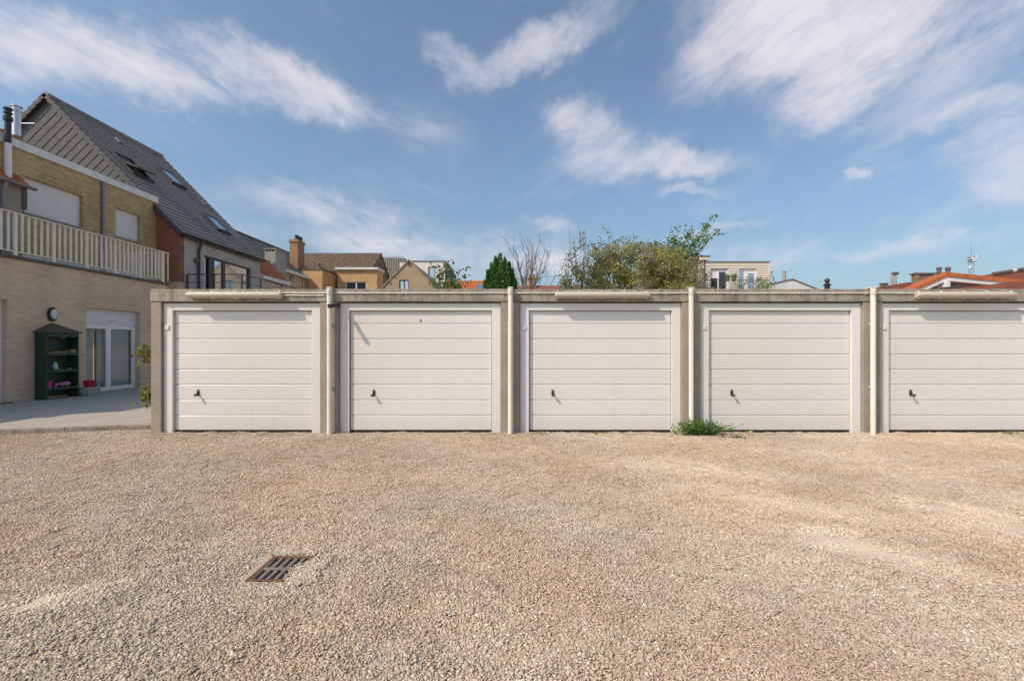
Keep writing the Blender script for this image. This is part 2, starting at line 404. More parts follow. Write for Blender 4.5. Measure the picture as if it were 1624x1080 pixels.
M['green'] = plain('dark green paint', (.012, .055, .03), .5, var=.3, vs=8)
M['shelf_roof'] = plain('brown shingle felt', (.105, .072, .055), .9, var=.25, vs=8, bump=.3)
def glass(name):
    t = NT(name); t.t.nodes.remove(t.b); out = [q for q in t.t.nodes if q.type == 'OUTPUT_MATERIAL'][0]
    tr = t.n('ShaderNodeBsdfTransparent'); tr.inputs[0].default_value = (.82, .86, .86, 1)
    gl = t.n('ShaderNodeBsdfGlossy'); gl.inputs['Roughness'].default_value = .02
    lw = t.n('ShaderNodeLayerWeight'); lw.inputs[0].default_value = .5
    mx = t.n('ShaderNodeMixShader'); t.l(t.math('ADD', t.math('MULTIPLY', t.math('POWER', lw.outputs['Facing'], 4.0), .8), .05), mx.inputs[0]); t.l(tr.outputs[0], mx.inputs[1]); t.l(gl.outputs[0], mx.inputs[2])
    t.l(mx.outputs[0], out.inputs[0]); return t.m
M['glass'] = glass('clear window glass')
def curtain():
    t = NT('net curtain').set(.9, 0, .1); t.color((.80, .79, .75)); return t.m
M['curtain'] = curtain()
def leafmat(name, cols, trans=.45):
    t = NT(name).set(.55, 0, .3); g = t.n('ShaderNodeNewGeometry')
    n = len(cols); col = t.ramp(g.outputs['Random Per Island'], [((i+.5)/n, c) for i, c in enumerate(cols)])
    hv = t.n('ShaderNodeHueSaturation'); t.l(col, hv.inputs['Color']); t.l(t.rng(t.noise(1.6, 3, .6), .3, .7, .72, 1.3), hv.inputs['Value']); t.l(t.rng(t.noise(.9, 2, .5), .35, .65, .485, .535), hv.inputs['Hue']); col = hv.outputs[0]
    t.color(col)
    out = [q for q in t.t.nodes if q.type == 'OUTPUT_MATERIAL'][0]
    tl = t.n('ShaderNodeBsdfTranslucent'); t.l(col, tl.inputs[0]); mx = t.n('ShaderNodeMixShader'); mx.inputs[0].default_value = trans
    t.l(t.b.outputs[0], mx.inputs[1]); t.l(tl.outputs[0], mx.inputs[2]); t.l(mx.outputs[0], out.inputs[0]); return t.m
M['bark'] = plain('grey brown bark', (.13, .105, .085), .9, var=.3, vs=20)
M['twig'] = plain('pale twig', (.20, .165, .135), .9, var=.3, vs=20)
M['leaf_olive'] = leafmat('olive leaves', [(.186, .181, .048), (.371, .325, .092), (.525, .448, .155), (.308, .354, .079), (.617, .464, .231)])
M['leaf_green'] = leafmat('green leaves', [(.088, .162, .046), (.175, .275, .074), (.250, .374, .113), (.125, .212, .074)])
M['leaf_grey'] = leafmat('grey green leaves', [(.156, .208, .117), (.260, .325, .169), (.364, .390, .208), (.182, .221, .130)])
M['leaf_thuja'] = leafmat('conifer foliage', [(.055, .115, .022), (.11, .20, .04), (.17, .28, .06), (.085, .16, .035)], .25)
M['leaf_light'] = leafmat('light green leaves', [(.108, .176, .041), (.189, .257, .068), (.257, .297, .108), (.135, .162, .054)])
M['leaf_weed'] = leafmat('weed leaves', [(.129, .237, .047), (.215, .365, .086), (.320, .428, .129), (.256, .256, .105)])
M['leaf_yellow'] = leafmat('yellowing leaves', [(.144, .180, .036), (.264, .228, .048), (.360, .240, .048), (.120, .120, .036)])
# ================================================================== GROUND
GX0, GX1, GY0, GY1 = -1.625, -1.335, 2.715, 3.035          # the drain's opening in the ground
# sandy bare streaks on the yard: (x, y, half length, half width, angle)
BARE = [(1370, 868, .50, .21, -38), (1265, 800, .95, .22, -34), (1120, 745, 1.1, .30, -25), (110, 945, .34, .14, 35), (1530, 812, .75, .22, -30), (1600, 840, .8, .18, -20), (760, 760, .9, .3, 10), (1000, 830, .8, .3, -40), (350, 745, .8, .2, 12)]
BARE_W = []
for (x, y, a, b, ang) in BARE:
    Yd = F*EYE/(y - CY); BARE_W.append((px(x, Yd), Yd, a, b, R(ang)))
STRONG = {0: 1.0, 1: .75, 2: .6, 3: .75, 4: .8, 5: .7, 6: .4, 7: .45, 8: .3}
def bare(x, y):
    m = 0
    for i, (cx, cy, a, b, an) in enumerate(BARE_W):
        dx, dy = x - cx, y - cy; u = dx*math.cos(an) + dy*math.sin(an); w = -dx*math.sin(an) + dy*math.cos(an)
        d = (u/a)**2 + (w/b)**2
        m = max(m, STRONG[i]*math.exp(-d*1.2))
    return m
def sand_mask(t, keep=9):
    acc_ = None; wob = t.n('ShaderNodeTexNoise'); wob.inputs['Scale'].default_value = 3.5; wob.inputs['Detail'].default_value = 4; t.l(t.pos(), wob.inputs['Vector'])
    v0 = t.n('ShaderNodeVectorMath', operation='SUBTRACT'); t.l(wob.outputs['Color'], v0.inputs[0]); v0.inputs[1].default_value = (.5, .5, .5)
    v1 = t.n('ShaderNodeVectorMath', operation='SCALE'); t.l(v0.outputs[0], v1.inputs[0]); v1.inputs['Scale'].default_value = .35
    v2 = t.n('ShaderNodeVectorMath', operation='ADD'); t.l(t.pos(), v2.inputs[0]); t.l(v1.outputs[0], v2.inputs[1])
    for i, (cx, cy, a, b, an) in enumerate(BARE_W[:keep]):
        mp = t.n('ShaderNodeMapping', vector_type='TEXTURE'); t.l(v2.outputs[0], mp.inputs['Vector'])
        mp.inputs['Location'].default_value = (cx, cy, 0); mp.inputs['Rotation'].default_value = (0, 0, an); mp.inputs['Scale'].default_value = (a*1.25, b*1.4, 1e3)
        ln = t.n('ShaderNodeVectorMath', operation='LENGTH'); t.l(mp.outputs[0], ln.inputs[0])
        q = t.math('MULTIPLY', t.rng(ln.outputs['Value'], 0, 1.25, 1, 0, True), STRONG[i]); acc_ = q if acc_ is None else t.math('MAXIMUM', acc_, q)
    return acc_
def ground_mat():
    t = NT('sandy gravel ground').set(.95, 0, .2)
    v = t.n('ShaderNodeTexVoronoi'); v.inputs['Scale'].default_value = 95; t.l(t.pos(), v.inputs['Vector'])
    v2 = t.n('ShaderNodeTexVoronoi'); v2.inputs['Scale'].default_value = 260; t.l(t.pos(), v2.inputs['Vector'])
    big = t.noise(.5, 5, .6)
    sp = t.n('ShaderNodeSeparateColor'); t.l(v2.outputs['Color'], sp.inputs[0])
    col = t.ramp(sp.outputs[0], [(.1, (.38, .29, .205)), (.45, (.50, .395, .285)), (.8, (.60, .49, .37)), (.97, (.72, .62, .50))])
    col = t.mix(t.rng(big, .35, .7, 0, .35), col, (.56, .43, .29))
    col = t.mix(t.math('MULTIPLY', sand_mask(t), .9), col, t.ramp(sp.outputs[1], [(.1, (.70, .56, .40)), (.9, (.86, .73, .55))]))
    t.color(col)
    h = t.math('ADD', t.math('MULTIPLY', v.outputs['Distance'], -1.0), t.math('MULTIPLY', v2.outputs['Distance'], -.5))
    t.bump(h, .7, .008); return t.m
M['ground'] = ground_mat()
g = MB(); E = 400
xs = [-E, -16, GX0, GX1, 16, E]; ys = [-E, 0, GY0, GY1, 16, E]
for i in range(5):
    for j in range(5):
        if (i, j) == (2, 2): continue
        g.quad((xs[i], ys[j], 0), (xs[i+1], ys[j], 0), (xs[i+1], ys[j+1], 0), (xs[i], ys[j+1], 0))
tag(g.build('ground', M['ground']), kind='structure')

# gravel: heaps of pebbles spread over the yard
def pebble_mat():
    t = NT('pebble stone').set(.8, 0, .25); gm = t.n('ShaderNodeNewGeometry'); oi = t.n('ShaderNodeObjectInfo')
    r = t.math('FRACT', t.math('ADD', gm.outputs['Random Per Island'], oi.outputs['Random']), 0)
    col = t.ramp(r, [(0.0, (.35, .26, .178)), (.15, (.50, .385, .275)), (.35, (.585, .468, .352)), (.52, (.525, .412, .305)), (.68, (.625, .51, .40)), (.84, (.465, .38, .30)), (.95, (.76, .675, .565)), (1.0, (.38, .315, .255))])
    big = t.noise(.55, 4, .6)
    col = t.mix(t.rng(big, .40, .62, 0, .75), col, (1.0, .90, .78), 'MULTIPLY')
    grey = t.noise(.42, 5, .65); col = t.mix(t.rng(grey, .48, .62, 0, .6), col, (.86, .92, .99), 'MULTIPLY')
    col = t.mix(t.math('MULTIPLY', sand_mask(t, 6), .8), col, (.84, .71, .54))
    h = t.n('ShaderNodeHueSaturation'); t.l(col, h.inputs['Color']); t.l(t.rng(t.noise(.8, 6, .7), .3, .7, .80, 1.20), h.inputs['Value'])
    t.color(h.outputs[0]); t.bump(t.noise(350, 3, .6), .25, .001); return t.m
M['pebble'] = pebble_mat()
rnd = random.Random(5)
pebcol = bpy.data.collections.new('pebble heaps')
ico = bmesh.new(); bmesh.ops.create_icosphere(ico, subdivisions=1, radius=1)
ico_v = [v.co.copy() for v in ico.verts]; ico_f = [[v.index for v in f.verts] for f in ico.faces]; ico.free()
for k in range(10):
    mb = MB(); n = 150
    for i in range(n):
        rr = .078*math.sqrt(rnd.random()); a = rnd.random()*6.283
        s = rnd.choice([.0029, .0036, .0041, .0043, .0046, .0052, .0057, .0068, .0088]) * rnd.uniform(.85, 1.15)
        sc = Vector((s*rnd.uniform(.95, 1.4), s*rnd.uniform(.8, 1.05), s*rnd.uniform(.45, .66)))
        rot = Matrix.Rotation(rnd.random()*6.28, 3, 'Z') @ Matrix.Rotation(rnd.uniform(-.5, .5), 3, 'X') @ Matrix.Rotation(rnd.uniform(-.4, .4), 3, 'Y')
        j = [1 + rnd.uniform(-.16, .16) for _ in ico_v]
        c = Vector((rr*math.cos(a), rr*math.sin(a), rnd.uniform(.001, .006)))
        mb.add([c + rot @ Vector((v.x*sc.x, v.y*sc.y, v.z*sc.z))*j[q] for q, v in enumerate(ico_v)], ico_f)
    me = bpy.data.meshes.new('pebble heap'); me.from_pydata(mb.v, [], mb.f); me.materials.append(M['pebble'])
    for p in me.polygons: p.use_smooth = True
    ob = bpy.data.objects.new('pebble heap', me); pebcol.objects.link(ob)
pts = []; step = .082
KA, KB = Vector((-14.0, 5.75)), Vector((-5.85, 7.73))         # front line of the terrace kerb
def in_yard(x, y):
    kl = KA.y + (x - KA.x)*(KB.y - KA.y)/(KB.x - KA.x)
    if x < -5.85: return y < kl - .02
    return y < 7.30
y = .9; row = 0
while y < 7.75:
    half = min(1.16*y + 2.2, 11.5); x = -half + (row % 2)*step/2
    while x < half:
        qx, qy = x + rnd.uniform(-.03, .03), y + rnd.uniform(-.03, .03)
        if in_yard(qx, qy) and rnd.random() > bare(qx, qy)*1.1 - .06:
            if not (GX0 - .095 < qx < GX1 + .01 and GY0 - .085 < qy < GY1 + .09):
                pts.append((qx, qy, rnd.uniform(-.003, .004)))
        x += step
    y += step*.87; row += 1
# loose gravel spilling over the drain's right and front edge
for _ in range(14): pts.append((GX1 + rnd.uniform(.0, .07), rnd.uniform(GY0, GY1 - .06), .010))
for _ in range(10): pts.append((rnd.uniform(GX0, GX1), GY0 - rnd.uniform(.075, .10), .002))
for _ in range(10): pts.append((rnd.uniform(GX0, GX1), GY1 + rnd.uniform(.08, .10), .002))
# stones heaped up a little against the foot of the garages
for _ in range(230):
    qx = rnd.uniform(-5.8, 9.2); pts.append((qx, 7.30 - abs(rnd.gauss(0, .05)), rnd.uniform(.0, .016)))
gme = bpy.data.meshes.new('gravel'); gme.from_pydata(pts, [], [])
gravel = bpy.data.objects.new('gravel', gme); COL.objects.link(gravel)
tag(gravel, 'beige loose gravel covering the yard before the garages', 'gravel', kind='stuff')
gme.materials.append(M['pebble'])
ng = bpy.data.node_groups.new('gravel scatter', 'GeometryNodeTree')
ng.interface.new_socket('Geometry', in_out='INPUT', socket_type='NodeSocketGeometry')
ng.interface.new_socket('Geometry', in_out='OUTPUT', socket_type='NodeSocketGeometry')
gi = ng.nodes.new('NodeGroupInput'); go = ng.nodes.new('NodeGroupOutput')
ci = ng.nodes.new('GeometryNodeCollectionInfo'); ci.inputs['Collection'].default_value = pebcol
ci.inputs['Separate Children'].default_value = True; ci.inputs['Reset Children'].default_value = True
ip = ng.nodes.new('GeometryNodeInstanceOnPoints'); ip.inputs['Pick Instance'].default_value = True
rv = ng.nodes.new('FunctionNodeRandomValue'); rv.data_type = 'FLOAT_VECTOR'
rv.inputs[0].default_value = (-.06, -.06, 0); rv.inputs[1].default_value = (.06, .06, 6.283)
rs = ng.nodes.new('FunctionNodeRandomValue'); rs.data_type = 'FLOAT'; rs.inputs[2].default_value = .8; rs.inputs[3].default_value = 1.2
ng.links.new(gi.outputs[0], ip.inputs['Points']); ng.links.new(ci.outputs[0], ip.inputs['Instance'])
ng.links.new(rv.outputs[0], ip.inputs['Rotation']); ng.links.new(rs.outputs[1], ip.inputs['Scale'])
ng.links.new(ip.outputs[0], go.inputs[0])
gm_ = gravel.modifiers.new('scatter', 'NODES'); gm_.node_group = ng

# ================================================================== TERRACE (beside the left house) and its kerb
t = MB(); d2 = (KB - KA).normalized(); nrm = Vector((-d2.y, d2.x))
def kpt(s, off, z): q = KA + d2*s + nrm*off; return (q.x, q.y, z)
LK = (KB - KA).length
TZ = .085
t.ext([kpt(0, .10, -.05), kpt(LK, .10, -.05), (-5.86, 17.6, -.05), (-14.0, 17.6, -.05)], (0, 0, .05 + TZ - .006))
ter = tag(t.build('terrace', M['terrace']), kind='structure')
rk = random.Random(3); s0 = 0.0
while s0 < LK - .05:                                          # kerb stones laid end to end
    s1 = min(s0 + rk.uniform(.9, 1.1), LK); kb = MB(); dz = rk.uniform(-.006, .006)
    n = 8; top = []; 
    prof = [(0, -.03), (.0, TZ - .012), (.012, TZ), (.098, TZ)]
    rows = []
    for i in range(n + 1):
        s = s0 + .004 + (s1 - s0 - .008)*i/n; j = rk.uniform(-.006, .006)
        rows.append([kpt(s, o + (j if o < .05 else 0), z + (dz + rk.uniform(-.004, .003) if z > 0 else 0)) for o, z in prof] + [kpt(s, .098, -.03)])
    base = len(kb.v); kb.v += [p for r in rows for p in r]; m = 5
    for i in range(n):
        for q in range(m): kb.f.append((base + i*m + q, base + i*m + (q+1) % m, base + (i+1)*m + (q+1) % m, base + (i+1)*m + q))
    kb.f.append(tuple(base + q for q in range(m))); kb.f.append(tuple(base + n*m + q for q in range(m)))
    kb.build('kerb_stone', M['kerb'], ter); s0 = s1

# ================================================================== GARAGES
YF = 7.285                      # front face of the concrete
B = [-5.86, -3.007, -.107, 2.793, 5.693, 8.593]
ZT, ZL = 2.312, 2.108           # roof edge, underside of the lintel
GR = [1.963, 1.766, 1.520, 1.273, 1.026, .779, .531, .284, .040]
HND = [(0, -.03, 0), (-.004, -.036, .2), (.002, -.03, 0), (.003, -.03, -.15), (.004, -.034, -.3)]
GL = ['leftmost white garage, its end wall beside the brick house terrace', 'white garage second from the left, a tiny dark keyhole high on its door',
      'middle white garage of the five, under the tube lamp', 'white garage fourth from the left, green weed at its lower left corner',
      'rightmost white garage, cut off by the picture edge, tube lamp above']
for i in range(5):
    x0, x1 = B[i], B[i+1]
    wl_ = .16 if i == 0 else .150
    G = thing('garage', GL[i], 'garage', ((x0 + x1)/2, YF, 0), 'row of white concrete garages')
    MB().box(x0 + (0 if i == 0 else .003), x0 + wl_, YF, 12.9, -.05, ZL).build('side_wall', M['pillar'], G, bevel=.006)
    MB().box(x1 - .150, x1 - .003, YF, 12.9, -.05, ZL).build('side_wall', M['pillar'], G, bevel=.006)
    MB().box(x0 + wl_, x1 - .15, 12.75, 12.9, -.05, ZL).build('rear_wall', M['pillar'], G)
    ln = MB().box(x0 - (.006 if i == 0 else -.0025), x1 - .0025, YF - .012, YF + .22, ZL + .004, ZT - .001 + .004*math.sin(i*2.3))
    ln.build('lintel', M['lintel'], G, bevel=.008)
    MB().box(x0 + .004, x1 - .004, YF + .222, 12.95, ZL + .006, ZT - .04).build('roof_slab', M['lintel'], G)
    # steel frame set back in the opening
    fo0, fo1, ft = x0 + wl_ + .006, x1 - .156, 2.092
    fi0, fi1 = fo0 + .143, fo1 - .143
    FY, PY = YF + .047, YF + .095
    fr = MB().box(fo0, fi0, FY, FY + .11, 0, ft)
    fr = fr.build('door_frame', M['frame'], G, bevel=.004)
    MB().box(fi1, fo1, FY, FY + .11, 0, ft).build('frame_jamb', M['frame'], fr, bevel=.004)
    MB().box(fi0 + .001, fi1 - .001, FY + .002, FY + .11, GR[0] + .012, ft - .001).build('frame_head', M['frame'], fr, bevel=.004)
    bx = fo0 + .062; bz = 1.70
    MB().box(bx - .033, bx + .033, FY - .016, FY - .001, bz - .036, bz + .036).build('frame_plate', M['frame'], fr, bevel=.005)
    if i in (1, 2, 4):
        MB().box(bx - .012, bx + .036, FY - .004, FY - .0005, 1.34, 1.40).build('frame_plate', M['frame'], fr)
    dr = MB().box(fi0 + .006, fi1 - .006, PY + .022, PY + .045, .02, 1.985).build('garage_door', M['gap'], G)
    for k in range(8):
        a, b = GR[k+1] + .0018, GR[k] - .0018
        if k == 0: b = 1.970
        ps = MB(); e = .013
        # panel with canted long edges
        xa, xb = fi0 + .010, fi1 - .010
        prof = [(PY + .020, a), (PY + .009, a), (PY, a + e*.5), (PY, b - e), (PY + .010, b), (PY + .020, b)]
        ps.ext([(xa, yy, zz) for yy, zz in prof], (xb - xa, 0, 0))
        ps.build('door_section', M['door'], dr)
    # dark strip painted in as the shadow gap under the door
    MB().box(fi0 + .003, fi1 - .003, PY + .008, PY + .05, -.01, .034).build('shadow_gap_strip', M['gap'], dr)
    # handle
    hx = x0 + (.69 if i == 0 else .685); hz = .655; ox, oz, tw = HND[i]
    h = MB().ext([(hx + .019*math.cos(a) , PY, hz + .022 + .022*math.sin(a)) for a in [math.pi*q/8 for q in range(9)]] + [(hx - .019, PY, hz - .055), (hx + .019, PY, hz - .055)], (0, -.012, 0))
    h.tube([(hx, PY - .01, hz - .02), (hx + ox*.6, PY - .05, hz - .02 + oz*.5), (hx + ox*1.6, PY - .062, hz - .02 + oz*.75)], [.012, .011, .011], 10)
    h.lathe([(.017, 0), (.022, .006), (.022, .022), (.016, .028)], (hx + ox*1.6, PY - .055, hz - .02 + oz*.75), 16, (0, -1, 0))
    h = h.build('handle', M['black'], dr, smooth=True)
    MB().lathe([(.0095, 0), (.0095, .004)], (hx, PY - .0115, hz + .022), 12, (0, -1, 0)).build('lock_cylinder', M['alu'], dr)
    MB().lathe([(.008, 0), (.008, .003)], (hx + ox*1.6, PY - .083, hz - .02 + oz*.75), 12, (0, -1, 0)).build('knob_cap', M['alu'], dr)
    if i == 1:
        MB().lathe([(.016, 0), (.016, .006), (.012, .01)], (px(667, PY), PY, pz(508.5, PY)), 14, (0, -1, 0)).build('keyhole', M['black'], dr)

# rain pipes between the garages
PL = ['cream downpipe between the first and second garage doors', 'cream downpipe between the second and third garage doors',
      'cream downpipe rising out of the green weed', 'cream downpipe between the fourth and fifth garage doors']
for i, xx in enumerate((522.5, 809.5, 1096.5, 1385)):
    Y = YF - .080; X = px(xx, Y)
    D = thing('downpipe', PL[i], 'downpipe', (X, Y, 0), 'downpipes on the garage row')
    MB().tube([(X, Y, -.02), (X, Y, 1.2), (X + .004*math.sin(i*2), Y, 2.315)], .038, 20).build('pipe', M['pvc_cream'], D, smooth=True)
    MB().box(X - .042, X + .042, Y - .042, Y + .10, 2.318, 2.332).build('cap', M['pvc_cream'], D, bevel=.004)
    MB().lathe([(.039, 2.20), (.0425, 2.205), (.0425, 2.316), (.040, 2.317)], (X, Y, 0), 20).build('collar', M['pvc_cream'], D, smooth=True)
    for zz in (.75, 1.75):
        MB().lathe([(.0405, -.011), (.0405, .011)], (X, Y, zz), 20).box(X - .012, X + .012, Y + .04, YF + .004, zz - .009, zz + .009).build('clip', M['pvc_cream'], D, smooth=True)

# tube lamps on the lintels
LLBL = ['long cream tube lamp on the lintel above the first garage', 'long cream tube lamp on the lintel above the third garage', 'long cream tube lamp on the lintel above the fifth garage']
for i, (a, b) in enumerate(((297, 447), (880, 1030), (1453, 1609))):
    Y = YF - .075; xa, xb = px(a, Y), px(b, Y); zc = pz(467.8, Y)
    L = thing('tube_lamp', LLBL[i], 'lamp', ((xa + xb)/2, YF - .012, zc), 'tube lamps on the garage row')
    MB().box(xa + .02, xb - .02, YF - .050, YF - .0125, zc - .050, zc + .050).build('housing', M['cond'], L, bevel=.008)
    prof = []
    N = 14
    for k in range(N + 1):
        an = -math.pi/2 + math.pi*k/N; prof.append((YF - .052 - .085*math.cos(an)**.8 if math.cos(an) > 1e-6 else YF - .052, zc + .052*math.sin(an)))
    d = MB(); secs = [(xa, .82), (xa + .012, .96), (xa + .03, 1.0), (xb - .03, 1.0), (xb - .012, .96), (xb, .82)]
    m = len(prof)
    for (X, sc) in secs:
        for (yy, zz) in prof: d.v.append((X, YF - .052 + (yy - YF + .052)*sc, zc + (zz - zc)*sc))
    for q in range(len(secs)-1):
        for k in range(m): d.f.append((q*m + k, q*m + (k+1) % m, (q+1)*m + (k+1) % m, (q+1)*m + k))
    d.f.append(tuple(range(m))); d.f.append(tuple((len(secs)-1)*m + k for k in range(m)))
    d.build('cover', M['diff'], L, smooth=True)
    for k in range(5):
        X = xa + .045 + (xb - xa - .09)*k/4
        for sg in (1, -1):
            MB().box(X - .011, X + .011, YF - .078, YF - .044, zc + sg*.056 - .008, zc + sg*.056 + .008).build('clip', M['pvc_cream'], L, bevel=.003)

# conduits feeding the lamps
CL = ['thin cream conduit along the lintels between the first and middle lamps', 'thin cream conduit along the lintels between the middle and right lamps', 'short second conduit below the long one, right of the first lamp']
for i, (a, b, yy) in enumerate(((448, 880, 464.6), (1030, 1453, 464.8), (448, 514, 468.6))):
    Y = YF - .024; xa, xb = px(a, Y), px(b, Y); z0 = pz(yy, Y); rr = random.Random(i)
    cd = thing('conduit', CL[i], 'conduit', ((xa + xb)/2, YF - .012, z0))
    n = max(int((xb - xa)/.5), 1)
    Yp = YF - .024 if i == 2 else None
    path = [(xa + (xb - xa)*k/n, Y, z0 + rr.uniform(-.003, .003)) for k in range(n + 1)]
    MB().tube(path, .0095, 8).build('pipe', M['pvc_cream'], cd, smooth=True)
    for k in range(n):
        X = xa + (xb - xa)*(k + .5)/n
        MB().box(X - .008, X + .008, YF - .036, YF - .0122, z0 - .016, z0 + .016).build('clip', M['cond'], cd)

# security camera beside the first downpipe
Yc = YF - .01; cx_, cz_ = px(536.5, YF), pz(484.5, YF)
SC = thing('security_camera', 'small black bullet security camera on the pillar beside the first downpipe', 'camera', (cx_, YF, cz_))
MB().lathe([(.036, 0), (.036, .018), (.028, .026)], (cx_, YF, cz_), 20, (0, -1, 0)).build('base', M['black'], SC, smooth=True)
arm_e = Vector((cx_ - .005, YF - .10, cz_ - .006))
MB().tube([(cx_, YF - .02, cz_), (cx_, YF - .06, cz_ - .01), arm_e], .014, 10).build('arm', M['black'], SC, smooth=True)
dv = Vector((-.075, -.28, -.05)).normalized()
bd = MB().lathe([(.022, -.02), (.031, -.012), (.031, .15), (.034, .152), (.034, .185), (.027, .186), (.025, .18)], arm_e - dv*.03, 18, dv).build('body', M['black'], SC, smooth=True)
MB().lathe([(.014, 0), (.010, .006)], arm_e + dv*.150, 14, dv).build('lens', M['glass_far'], SC, smooth=True)

# ================================================================== DRAIN
M['rust'] = plain('rusty iron', (.20, .095, .055), .85, .2, var=.4, vs=30, bump=.4, bs=120)
M['iron'] = plain('worn cast iron', (.225, .175, .145), .75, .2, var=.35, vs=25, bump=.35, bs=120)
DG = thing('drain_grate', 'square slotted iron drain grate sunk in the gravel', 'drain', ((GX0+GX1)/2, (GY0+GY1)/2, 0))
f = MB(); zt = .010
f.box(GX0, GX0 + .022, GY0, GY1, -.06, zt).box(GX1 - .022, GX1, GY0, GY1, -.06, zt).box(GX0 + .022, GX1 - .022, GY1 - .024, GY1, -.06, zt).box(GX0 + .022, GX1 - .022, GY0, GY0 + .016, -.06, zt)
f.build('frame', M['rust'], DG, bevel=.002)
ix0, ix1, iy0, iy1 = GX0 + .023, GX1 - .023, GY0 + .017, GY1 - .025
ym = (iy0 + iy1)/2
MB().box(ix0, ix1, ym - .013, ym + .013, -.03, zt - .002).build('cross_bar', M['iron'], DG, bevel=.003)
nb = 5; w_ = (ix1 - ix0)/nb
for k in range(nb + 1):
    for (a, b) in ((iy0, ym - .014), (ym + .014, iy1)):
        xc = ix0 + w_*k; hb = .0125
        MB().box(max(xc - hb, ix0), min(xc + hb, ix1), a, b, -.03, zt - .003).build('bar', M['iron'], DG, bevel=.003)
MB().box(GX0 - .02, GX0 + .001, GY0, GY1, -.45, -.061).box(GX1 - .001, GX1 + .02, GY0, GY1, -.45, -.061).box(GX0, GX1, GY0 - .02, GY0 + .001, -.45, -.061).box(GX0, GX1, GY1 - .001, GY1 + .02, -.45, -.061).box(GX0 - .02, GX1 + .02, GY0 - .02, GY1 + .02, -.47, -.451).build('pit', M['gap'], DG)

# ================================================================== LEAVES, TREES
def leaf(mb, c, size, rng, up=.3):
    d = Vector((rng.gauss(0, 1), rng.gauss(0, 1), rng.gauss(0, 1) + up)).normalized()
    s = d.orthogonal().normalized(); s = Matrix.Rotation(rng.random()*6.28, 3, d) @ s
    n = d.cross(s); a = size*rng.uniform(.7, 1.3); w = a*rng.uniform(.38, .55)
    c = Vector(c)
    mb.add([c, c + d*a*.5 + s*w + n*a*.08, c + d*a, c + d*a*.5 - s*w + n*a*.08], [(0, 1, 2, 3)])
def grow(mb, p, d, L, r, depth, rng, tips, bend=.25, up=.05, kids=(2, 3), segs=4, n=5, minr=.004):
    path = [Vector(p)]; rs = [r]; d = Vector(d).normalized(); nodes = []
    for i in range(segs):
        d = (d + Vector((rng.gauss(0, bend), rng.gauss(0, bend), rng.gauss(0, bend) + up))*.5).normalized()
        path.append(path[-1] + d*L/segs); rs.append(max(r*(1 - .65*(i+1)/segs), minr)); nodes.append((path[-1].copy(), d.copy(), rs[-1]))
    mb.tube(path, rs, n, False)
    if depth == 0:
        tips += [q[0] for q in nodes]; return
    for k in range(rng.randint(*kids)):
        q, dd, rr = rng.choice(nodes[1:])
        nd = (dd + Vector((rng.gauss(0, .6), rng.gauss(0, .6), rng.gauss(0, .5)))).normalized()
        grow(mb, q, nd, L*rng.uniform(.5, .75), rr*.75, depth-1, rng, tips, bend, up, kids, segs, n, minr)
    q, dd, rr = nodes[-1]
    grow(mb, q, dd, L*rng.uniform(.45, .65), rr*.9, depth-1, rng, tips, bend, up, kids, segs, n, minr)

# weeds at the foot of the garages
def weed(name, label, c, w, h, n, seed, ls=.035, m='leaf_weed', lean=.35):
    rng = random.Random(seed); W = thing(name, label, 'plant', c); st = MB(); lf = MB()
    for i in range(n):
        a = rng.random()*6.28; b = Vector((c[0] + rng.gauss(0, w*.28), c[1] + rng.uniform(-.14, .02)*min(w*2, 1), 0))
        tp = b + Vector((rng.gauss(0, w*.22) + (b.x - c[0])*.5, -abs(rng.gauss(0, lean*.25)), h*rng.uniform(.35, 1.0)*(1 - .55*min(abs(b.x - c[0])/w, 1))))
        mid = (b + tp)/2 + Vector((rng.gauss(0, .02), rng.gauss(0, .015), .02)); st.tube([b, mid, tp], [.003, .0025, .0015], 4, False)
        for k in range(9):
            f_ = rng.uniform(.15, 1.0); q = b.lerp(mid, f_*2) if f_ < .5 else mid.lerp(tp, f_*2 - 1)
            leaf(lf, q, ls*rng.uniform(.6, 1.2), rng, .35)
    st.build('stem', M['leaf_weed'], W, weld=False); lf.build('leaves', M[m], W, weld=False)
weed('weed', 'bushy green weed at the foot of the third downpipe', (px(1106, 7.24), 7.22, 0), .40, .30, 190, 2, .032)
weed('weed', 'tiny green weed sprig under the rightmost garage door', (px(1592, 7.3), 7.27, 0), .14, .06, 9, 4, .02)
weed('weed', 'tiny sprig at the lower left of the middle garage door', (px(862, 7.3), 7.29, 0), .07, .06, 6, 6, .018)
weed('weed', 'low sprigs under the middle garage door, right of its centre', (px(945, 7.3), 7.29, 0), .2, .035, 9, 7, .016)
weed('weed', 'flat dry weed on the gravel right of the bushy weed', (px(1165, 7.0), 6.98, 0), .22, .025, 14, 8, .02, 'leaf_yellow')
